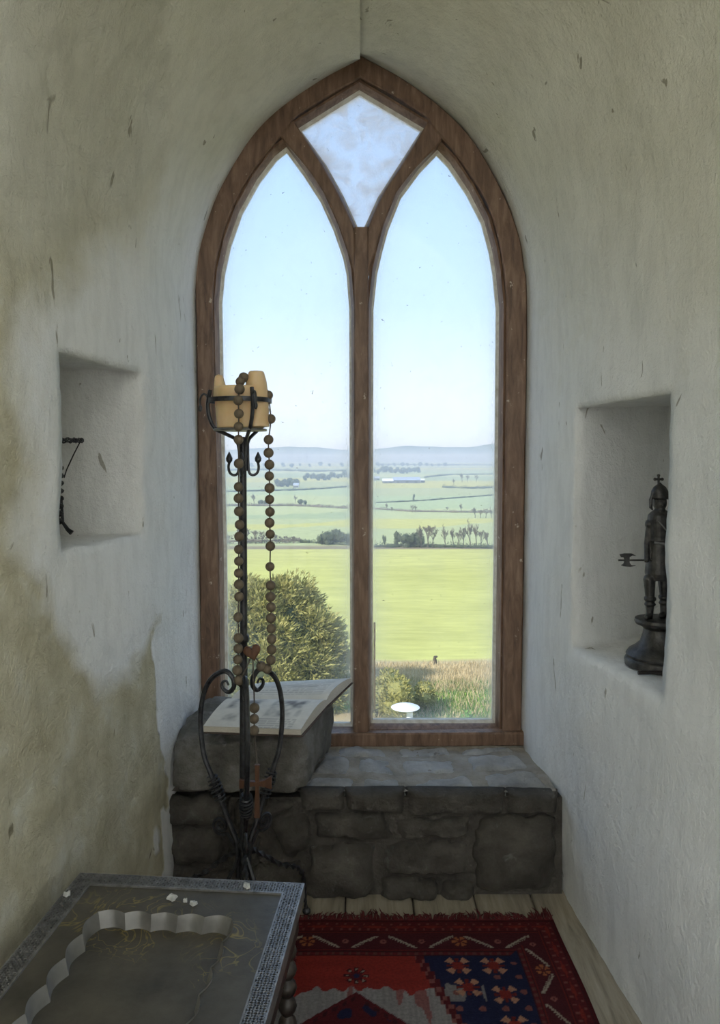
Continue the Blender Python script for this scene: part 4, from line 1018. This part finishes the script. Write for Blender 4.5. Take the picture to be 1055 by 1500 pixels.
def leaf_ball(seed, n, rx, rz, ls, core=True, blobs=6):
    r = random.Random(seed); b = MB(); bl = [(Vector((r.uniform(-.5, .5)*rx, r.uniform(-.5, .5)*rx, r.uniform(.35, 1.25)*rz)), r.uniform(.42, .62)) for _ in range(blobs)]
    if core:
        for c, s in bl: b.ball(c, (rx*s*.86, rx*s*.86, rz*s*.86), 8, 6)
    for k in range(n):
        c, s = bl[k % blobs]; d = Vector((r.gauss(0, 1), r.gauss(0, 1), r.gauss(.25, 1))).normalized(); p = c + Vector((d.x*rx, d.y*rx, d.z*rz))*s*r.uniform(.8, 1.05)
        g = (d + Vector((r.uniform(-.8, .8), r.uniform(-.8, .8), r.uniform(-.2, .9)))).normalized(); sd = g.orthogonal().normalized(); sd = (Matrix.Rotation(r.uniform(0, 6.28), 3, g) @ sd)
        l = ls*r.uniform(.6, 1.3); b.add([p - sd*l*.22, p + g*l*.55 - sd*l*.1, p + g*l, p + g*l*.5 + sd*l*.26], [(0, 1, 2, 3)])
    return b.mesh('foliage')
def mat_mesh(m, mat, smooth=False):
    m.materials.append(mat); return m
BT = [tuple(mat_mesh(x, M[k]) for x, k in zip(bare_tree(s), ('bark', 'twig'))) for s in (11, 12, 13, 14)]
BU = [mat_mesh(leaf_ball(s, 500, .5, .5, .12), M['bush']) for s in (21, 22, 23)]
STM = mat_mesh(MB().tube([(0, 0, -.05), (0.01, 0, .25), (0, .01, .5)], [.05, .04, .02], 6).mesh('stem'), M['bark'])
def bare(x, y, hp, label, group, k=0, wide=1.0, seed=0):
    p = at(x, y); s = 1.15*hp*p.y/F; e = empty('bare_tree', p, label, 'tree', group); e.rotation_euler.z = seed*1.7; e.scale = (s*wide, s*wide, s)
    for nm, me in zip(('trunk', 'twigs'), BT[k % 4]): o = bpy.data.objects.new(nm, me); COL.objects.link(o); o.parent = e
def bushy(x, y, hp, label, group, k=0, wide=1.0, seed=0, name='bushy_tree', cat='tree'):
    p = at(x, y); s = hp*p.y/F; e = empty(name, p, label, cat, group); e.rotation_euler.z = seed*2.1; e.scale = (s*wide, s*wide, s)
    for nm, me in (('crown', BU[k % 3]), ('stem', STM)): o = bpy.data.objects.new(nm, me); COL.objects.link(o); o.parent = e
def hedge(pts, hp, label, mat='bush', dens=1.0):
    """hedge along ground points"""
    g = [at(*q) for q in pts]; g = [Vector(q) for q in resample([tuple(q) for q in g], 40)]; Lh = sum((g[i+1]-g[i]).length for i in range(39)); h = hp*g[20].y/F; b = MB(); r = random.Random(len(label))
    n = int(min(2600, max(260, Lh/h*55*dens)))
    core = [Vector((q.x, q.y, gz(q.x, q.y) + h*.30)) for q in g]; b.tube(core, [h*.24*max(.15, 1 + 1.2*nz((q.x/h*.35, q.y/h*.35, 0))) for q in g], 6)
    for k in range(n):
        t = r.random()*39; i = min(38, int(t)); q = g[i].lerp(g[i+1], t - i); hh = h*(.75 + .5*nz((q.x/h*.5, q.y/h*.5, 4)))
        p = Vector((q.x + r.gauss(0, .25)*h, q.y + r.gauss(0, .25)*h, gz(q.x, q.y) + r.random()*hh)); d = Vector((r.gauss(0, 1), r.gauss(0, 1), r.gauss(.5, 1))).normalized(); sd = d.orthogonal().normalized(); l = h*r.uniform(.18, .36)
        b.add([p - sd*l*.35, p + d*l*.5, p + sd*l*.35 + d*l*.2, p + d*l], [(0, 1, 3, 2)])
    tag(b.build('hedge', M[mat], None, False), label, 'hedge')
# big evergreen just below the window
def yew():
    r = random.Random(3); cx_, cy_, cz_ = P(400, 0, 25.5).x, 25.5, P(0, 1000, 25.5).z; blobs = []
    for k in range(120):
        a = r.uniform(0, 6.28); e_ = math.asin(r.uniform(-.15, 1)); q = r.uniform(.80, .95)
        blobs.append((Vector((cx_ + 2.75*q*math.cos(a)*math.cos(e_), cy_ + 2.3*q*math.sin(a)*math.cos(e_), cz_ + 3.55*q*math.sin(e_))), r.uniform(.38, .66)))
    g0 = gz(cx_, cy_); e = empty('evergreen_tree', (cx_, cy_, g0), 'large feathery olive green evergreen tree growing below the window', 'tree')
    t = MB(); t.tube([(cx_, cy_, g0 - .2), (cx_ + .1, cy_, cz_), (cx_, cy_, cz_ + 1.6)], [.30, .22, .08], 8); t.build('trunk', M['bark'], e)
    co = MB(); co.ball((cx_, cy_, cz_ + .1), (2.25, 1.85, 2.95), 24, 16); co.build('inner_foliage', M['bush'], e)
    b = MB()
    for k in range(42000):
        c, s_ = blobs[k % 120]; d = Vector((r.gauss(0, 1), r.gauss(-.35, 1), r.gauss(.3, 1))).normalized(); p = c + d*s_*r.uniform(.35, 1.0)
        g = (d + Vector((r.uniform(-.3, 1.1), r.uniform(-.5, .5), r.uniform(-.1, .9)))).normalized(); sd = Matrix.Rotation(r.uniform(0, 6.28), 3, g) @ g.orthogonal().normalized(); l = r.uniform(.10, .27)
        b.add([p, p + g*l*.5 + sd*l*.10, p + g*l, p + g*l*.45 - sd*l*.12], [(0, 1, 2, 3)])
        b.add([p + g*l*.3, p + g*l*.6 + sd*l*.30, p + g*l*.5 + sd*l*.06], [(0, 1, 2)])
    o = b.build('sprays', M['leaf'], e, False); o['kind'] = 'stuff'
yew()
LB = mat_mesh(leaf_ball(31, 2600, .5, .5, .085, True, 8), M['leaf']); 
def shrub(x, y, hp, wide, label, seed):
    p = at(x, y); s = hp*p.y/F; e = empty('shrub', p, label, 'shrub'); e.scale = (s*wide, s*wide, s); e.rotation_euler.z = seed
    for nm, me in (('leaves', LB), ('stem', STM)): o = bpy.data.objects.new(nm, me); COL.objects.link(o); o.parent = e
shrub(575, 1052, 78, 1.0, 'tall loose olive shrub behind the white conical cap', 1)
shrub(548, 1046, 76, .9, 'olive shrub between the evergreen tree and the dry grass', 2.2)
shrub(612, 1040, 44, 1.2, 'low rounded olive shrub at the edge of the dry grass', 3.1)
# dry grass
def tufts(name, n, reg, mat, hmin, hmax, label):
    r = random.Random(len(label)); b = MB()
    for k in range(n):
        x, y = reg(r); p = at(x, y) + Vector((r.uniform(-.3, .3), r.uniform(-.3, .3), 0)); h = r.uniform(hmin, hmax); a = r.uniform(0, 6.28); d = Vector((math.cos(a), math.sin(a), 0)); ln = Vector((r.uniform(-.5, .5), r.uniform(-.5, .5), 1)).normalized()
        b.add([p - d*h*.07, p + d*h*.07, p + ln*h], [(0, 1, 2)])
    o = b.build(name, M[mat], None, False); tag(o, label, 'grass', None, 'stuff')
tufts('dry_grass', 14000, lambda r: (r.uniform(540, 735), r.uniform(972, 1012) if r.random() < .7 else r.uniform(1012, 1075)), 'straw', .08, .26, 'pale dry straw coloured grass along the field edge')
tufts('green_grass', 3000, lambda r: (r.uniform(600, 735), r.uniform(1000, 1075)), 'green', .10, .26, 'short bright green grass below the dry grass')
# white conical cap, sprig, stump
p = at(594, 1090); u = p.y/F; zt = EYE - (1031 - HOR)*u; e = empty('conical_cap', p, 'white shallow conical cap on a short post among the shrubs', 'cap')
b = MB(); b.lathe([(.40, -.135), (.42, -.12), (.30, -.07), (.14, -.035), (.05, -.005), (.004, 0)], (p.x, p.y, zt + .02), 28); b.build('cap', M['white'], e, True, 50)
b = MB(); b.lathe([(.10, 0), (.10, .2), (.13, .22), (.10, .24), (.09, 1.0)], (p.x + .12, p.y - .05, zt - 1.22), 14); b.build('post', M['white'], e)
p = at(686, 1068); e = empty('leafy_sprig', p, 'small bright green leafy plant in the rough grass', 'plant'); r = random.Random(2)
b = MB(); lf = MB()
for k in range(9):
    a = r.uniform(0, 6.28); q = p + Vector((.22*math.cos(a)*r.random(), .2*math.sin(a)*r.random(), r.uniform(.35, .6))); b.tube([p, p.lerp(q, .5) + Vector((0, 0, .03)), q], .012, 5)
    for i in range(6):
        t = p.lerp(q, .4 + .6*i/5); d = Vector((r.uniform(-1, 1), r.uniform(-1, 1), .4)).normalized()*.13; s = d.orthogonal().normalized()*.04; lf.add([t, t + d*.5 + s, t + d, t + d*.5 - s], [(0, 1, 2, 3)])
b.build('stems', M['green'], e); lf.build('leaves', M['green'], e, False)
p = at(637, 972); b = MB(); b.lathe([(.10, -.05), (.10, .1), (.085, .22), (.06, .28), (.05, .36), (.02, .38)], (p.x, p.y, p.z), 10); b.ball((p.x + .06, p.y, p.z + .34), (.07, .05, .05), 8, 6); tag(b.build('tree_stump', M['bark']), 'small brown stump standing where dry grass meets the field', 'stump')
# hedges and trees beyond the field
hedge([(548, 804), (600, 803), (660, 804), (735, 805)], 9, 'dark hedge along the far side of the bright field, right of the mullion')
hedge([(300, 798), (380, 797), (440, 796)], 13, 'brown leafless hedge at the end of the bright field', 'twig')
hedge([(440, 796), (470, 798), (515, 800)], 7, 'low dark hedge linking the brown hedge to the bushy trees')
hedge([(300, 742), (350, 741), (430, 741), (520, 746)], 5, 'thin hedge across the pale pasture behind the brown hedge', 'twig')
hedge([(545, 746), (600, 750), (660, 751), (740, 752)], 4, 'thin hedge across the pasture behind the bare trees', 'twig')
hedge([(648, 715), (690, 716), (740, 715)], 5, 'dark hedge below the lone trees near the barn')
hedge([(300, 722), (370, 720), (440, 718), (520, 713)], 4, 'dark hedge crossing the far fields near the white farmhouse')
hedge([(548, 737), (620, 734), (700, 728), (740, 724)], 3, 'faint rising field boundary below the barn')
hedge([(622, 700), (660, 696), (740, 695)], 3, 'field wall running from the barn past the lone trees')
hedge([(300, 690), (380, 689), (460, 691), (520, 690)], 4, 'distant hedge below the hazy woods, left of the mullion', 'bush')
hedge([(545, 681), (640, 682), (740, 682)], 3, 'hedge on the skyline fields under the blue hills')
lab = 'leafless grey tree in the row along the far hedge of the field'; g = 'bare trees along the far hedge'
for i, (x, h) in enumerate([(617, 34), (627, 38), (634, 36), (652, 32), (664, 30), (672, 28), (679, 34), (689, 40), (698, 36), (705, 30), (714, 26)]): bare(x, 804, h, lab, g, i, .75, i)
for i, (x, h) in enumerate([(596, 22), (608, 24), (615, 19)]): bushy(x, 803, h, 'dark rounded bushy tree at the left of the bare row', 'dark bushy trees beside the bare row', i, 1.1, i)
bushy(583, 801, 24, 'narrow leaning dark tree standing alone in the hedge', None, 1, .45, 2); bushy(563, 800, 18, 'thin dark sapling at the hedge by the mullion', None, 2, .3, 1)
for i, (x, h) in enumerate([(480, 21), (490, 25), (500, 22), (511, 18), (472, 17)]): bushy(x, 799, h, 'dark bushy tree in the clump at the end of the brown hedge', 'bushy trees at the brown hedge', i, 1.0, i)
for i, (x, h) in enumerate([(362, 26), (374, 22), (384, 20), (352, 24), (405, 14), (430, 12)]): bare(x, 797, h, 'leafless brownish tree rising from the brown hedge', 'bare trees in the brown hedge', i, 1.1, i)
for i, (x, h) in enumerate([(696, 16), (704, 14), (712, 15), (720, 14), (727, 16)]): bare(x, 759, h, 'pale leafless tree in the small copse behind the bare row', 'copse behind the bare row', i, 1.2, i)
for i, (x, y, h) in enumerate([(567, 748, 11), (574, 750, 8), (604, 751, 12), (609, 751, 11), (676, 752, 14), (655, 750, 8)]): bare(x, y, h, 'small leafless tree on the thin pasture hedge', 'trees on the thin pasture hedge', i, 1.0, i)
for i, (x, y, h) in enumerate([(677, 706, 13), (685, 706, 11), (698, 706, 11), (665, 711, 10)]): bare(x, y, h, 'leafless tree standing in the open field beside the barn', 'field trees beside the barn', i, 1.0, i)
bushy(606, 733, 10, 'dark upright tree alone in the field below the barn', None, 0, .4, 1)
for i, (x, y, h) in enumerate([(372, 739, 16), (382, 740, 9), (389, 740, 9), (433, 737, 12), (440, 739, 9), (447, 739, 8)]): (bare if i in (0, 3) else bushy)(x, y, h, ('leafless tree' if i in (0, 3) else 'round dark bush') + ' on the hedge behind the rosary strands', 'bare hedge trees behind rosary' if i in (0, 3) else 'bushes behind rosary', i, 1.0, i)
for i in range(9): bushy(408 + i*3.4 + rnd.uniform(-1, 1), 712 + rnd.uniform(-3, 2), rnd.uniform(9, 14), 'tree in the grove around the white farmhouse', 'farmhouse grove', i, 1.0, i)
for i in range(14): bushy(446 + i*5 + rnd.uniform(-1, 1), 703 + rnd.uniform(-4, 1), rnd.uniform(7, 12), 'hazy distant tree in the wood beyond the white farmhouse', 'wood beyond the farmhouse', i, .9, i)
for i in range(16): bushy(549 + i*4.2 + rnd.uniform(-1, 1), 693 + rnd.uniform(-2, 1) , rnd.uniform(6, 10), 'hazy distant tree in the wood behind the barn', 'wood behind the barn', i, .9, i)
for i in range(12): bushy(552 + i*9 + rnd.uniform(-2, 2), 683, rnd.uniform(4, 7), 'tiny tree on the skyline fields beyond the barn wood', 'skyline trees beyond the barn', i, 1.1, i)
for i in range(14): bushy(330 + i*14 + rnd.uniform(-4, 4), 683 + rnd.uniform(-1, 2), rnd.uniform(4, 7), 'tiny tree on the skyline fields beyond the farmhouse', 'skyline trees beyond the farmhouse', i, 1.1, i)
# farm buildings
def shed(name, x0, x1, y, hp, rp, label, wm, rm, dep=14):
    a = at(x0, y); bq = at(x1, y); u = a.y/F; X0, X1 = a.x, bq.x; Y = a.y; zb = min(a.z, bq.z) - .5; h = hp*u + .5; rr = rp*u
    e = empty(name, (X0, Y, a.z), label, 'building'); b = MB(); b.box((X0, Y, zb), (X1, Y + dep, zb + h))
    for X in (X0, X1): b.add([(X, Y, zb+h), (X, Y+dep, zb+h), (X, Y+dep/2, zb+h+rr)], [(0, 1, 2)])
    b.build('wall', M[wm], e, False); o_ = .5
    b = MB(); b.add([(X0-o_, Y-o_, zb+h-.1), (X1+o_, Y-o_, zb+h-.1), (X1+o_, Y+dep/2, zb+h+rr+.1), (X0-o_, Y+dep/2, zb+h+rr+.1), (X1+o_, Y+dep+o_, zb+h-.1), (X0-o_, Y+dep+o_, zb+h-.1)], [(0, 1, 2, 3), (3, 2, 4, 5)])
    b.build('roof', M[rm], e, False); n = max(2, int((X1-X0)/8))
    for k in range(n): b = MB(); x = X0 + (X1-X0)*(k+.5)/n; b.box((x - 1.3, Y - .06, zb + .3), (x + 1.3, Y, zb + h*.72)); b.build('doorway' , M['ebony'] if wm != 'white' else M['barnwall'], e, False)
shed('barn', 577, 616, 708, 4.5, 4.0, 'long dark barn with a blue grey sheet roof', 'barnwall', 'barnroof', 26)
shed('barn', 561, 576, 708, 3, 3.5, 'smaller low barn with pale roof at the end of the long barn', 'barnwall', 'white', 20)
shed('farm_shed', 617, 622, 707, 4, 1.5, 'small white shed at the far end of the long barn', 'white', 'white', 12)
shed('farm_shed', 548, 556, 703, 3, 2.5, 'grey shed by the mullion beside the farmyard', 'barnwall', 'barnroof', 14)
shed('farmhouse', 430, 437, 714, 4, 2.5, 'tiny white farmhouse among the grove of trees', 'white', 'barnroof', 8)

# ------------------------------------------------------------------ haze over the valley
t = NT('valley_haze'); v = t.n('ShaderNodeVolumeScatter'); v.inputs['Color'].default_value = (.66, .84, 1.0, 1); v.inputs['Density'].default_value = 0.0008; v.inputs['Anisotropy'].default_value = 0.0
t.l(v.outputs[0], t.o.inputs['Volume'])
b = MB(); b.box((-4500, 90, -60), (4500, 6600, 32)); o = b.build('haze', t.m, None, False); tag(o, 'thin blue haze lying over the distant valley', 'haze', None, 'stuff')
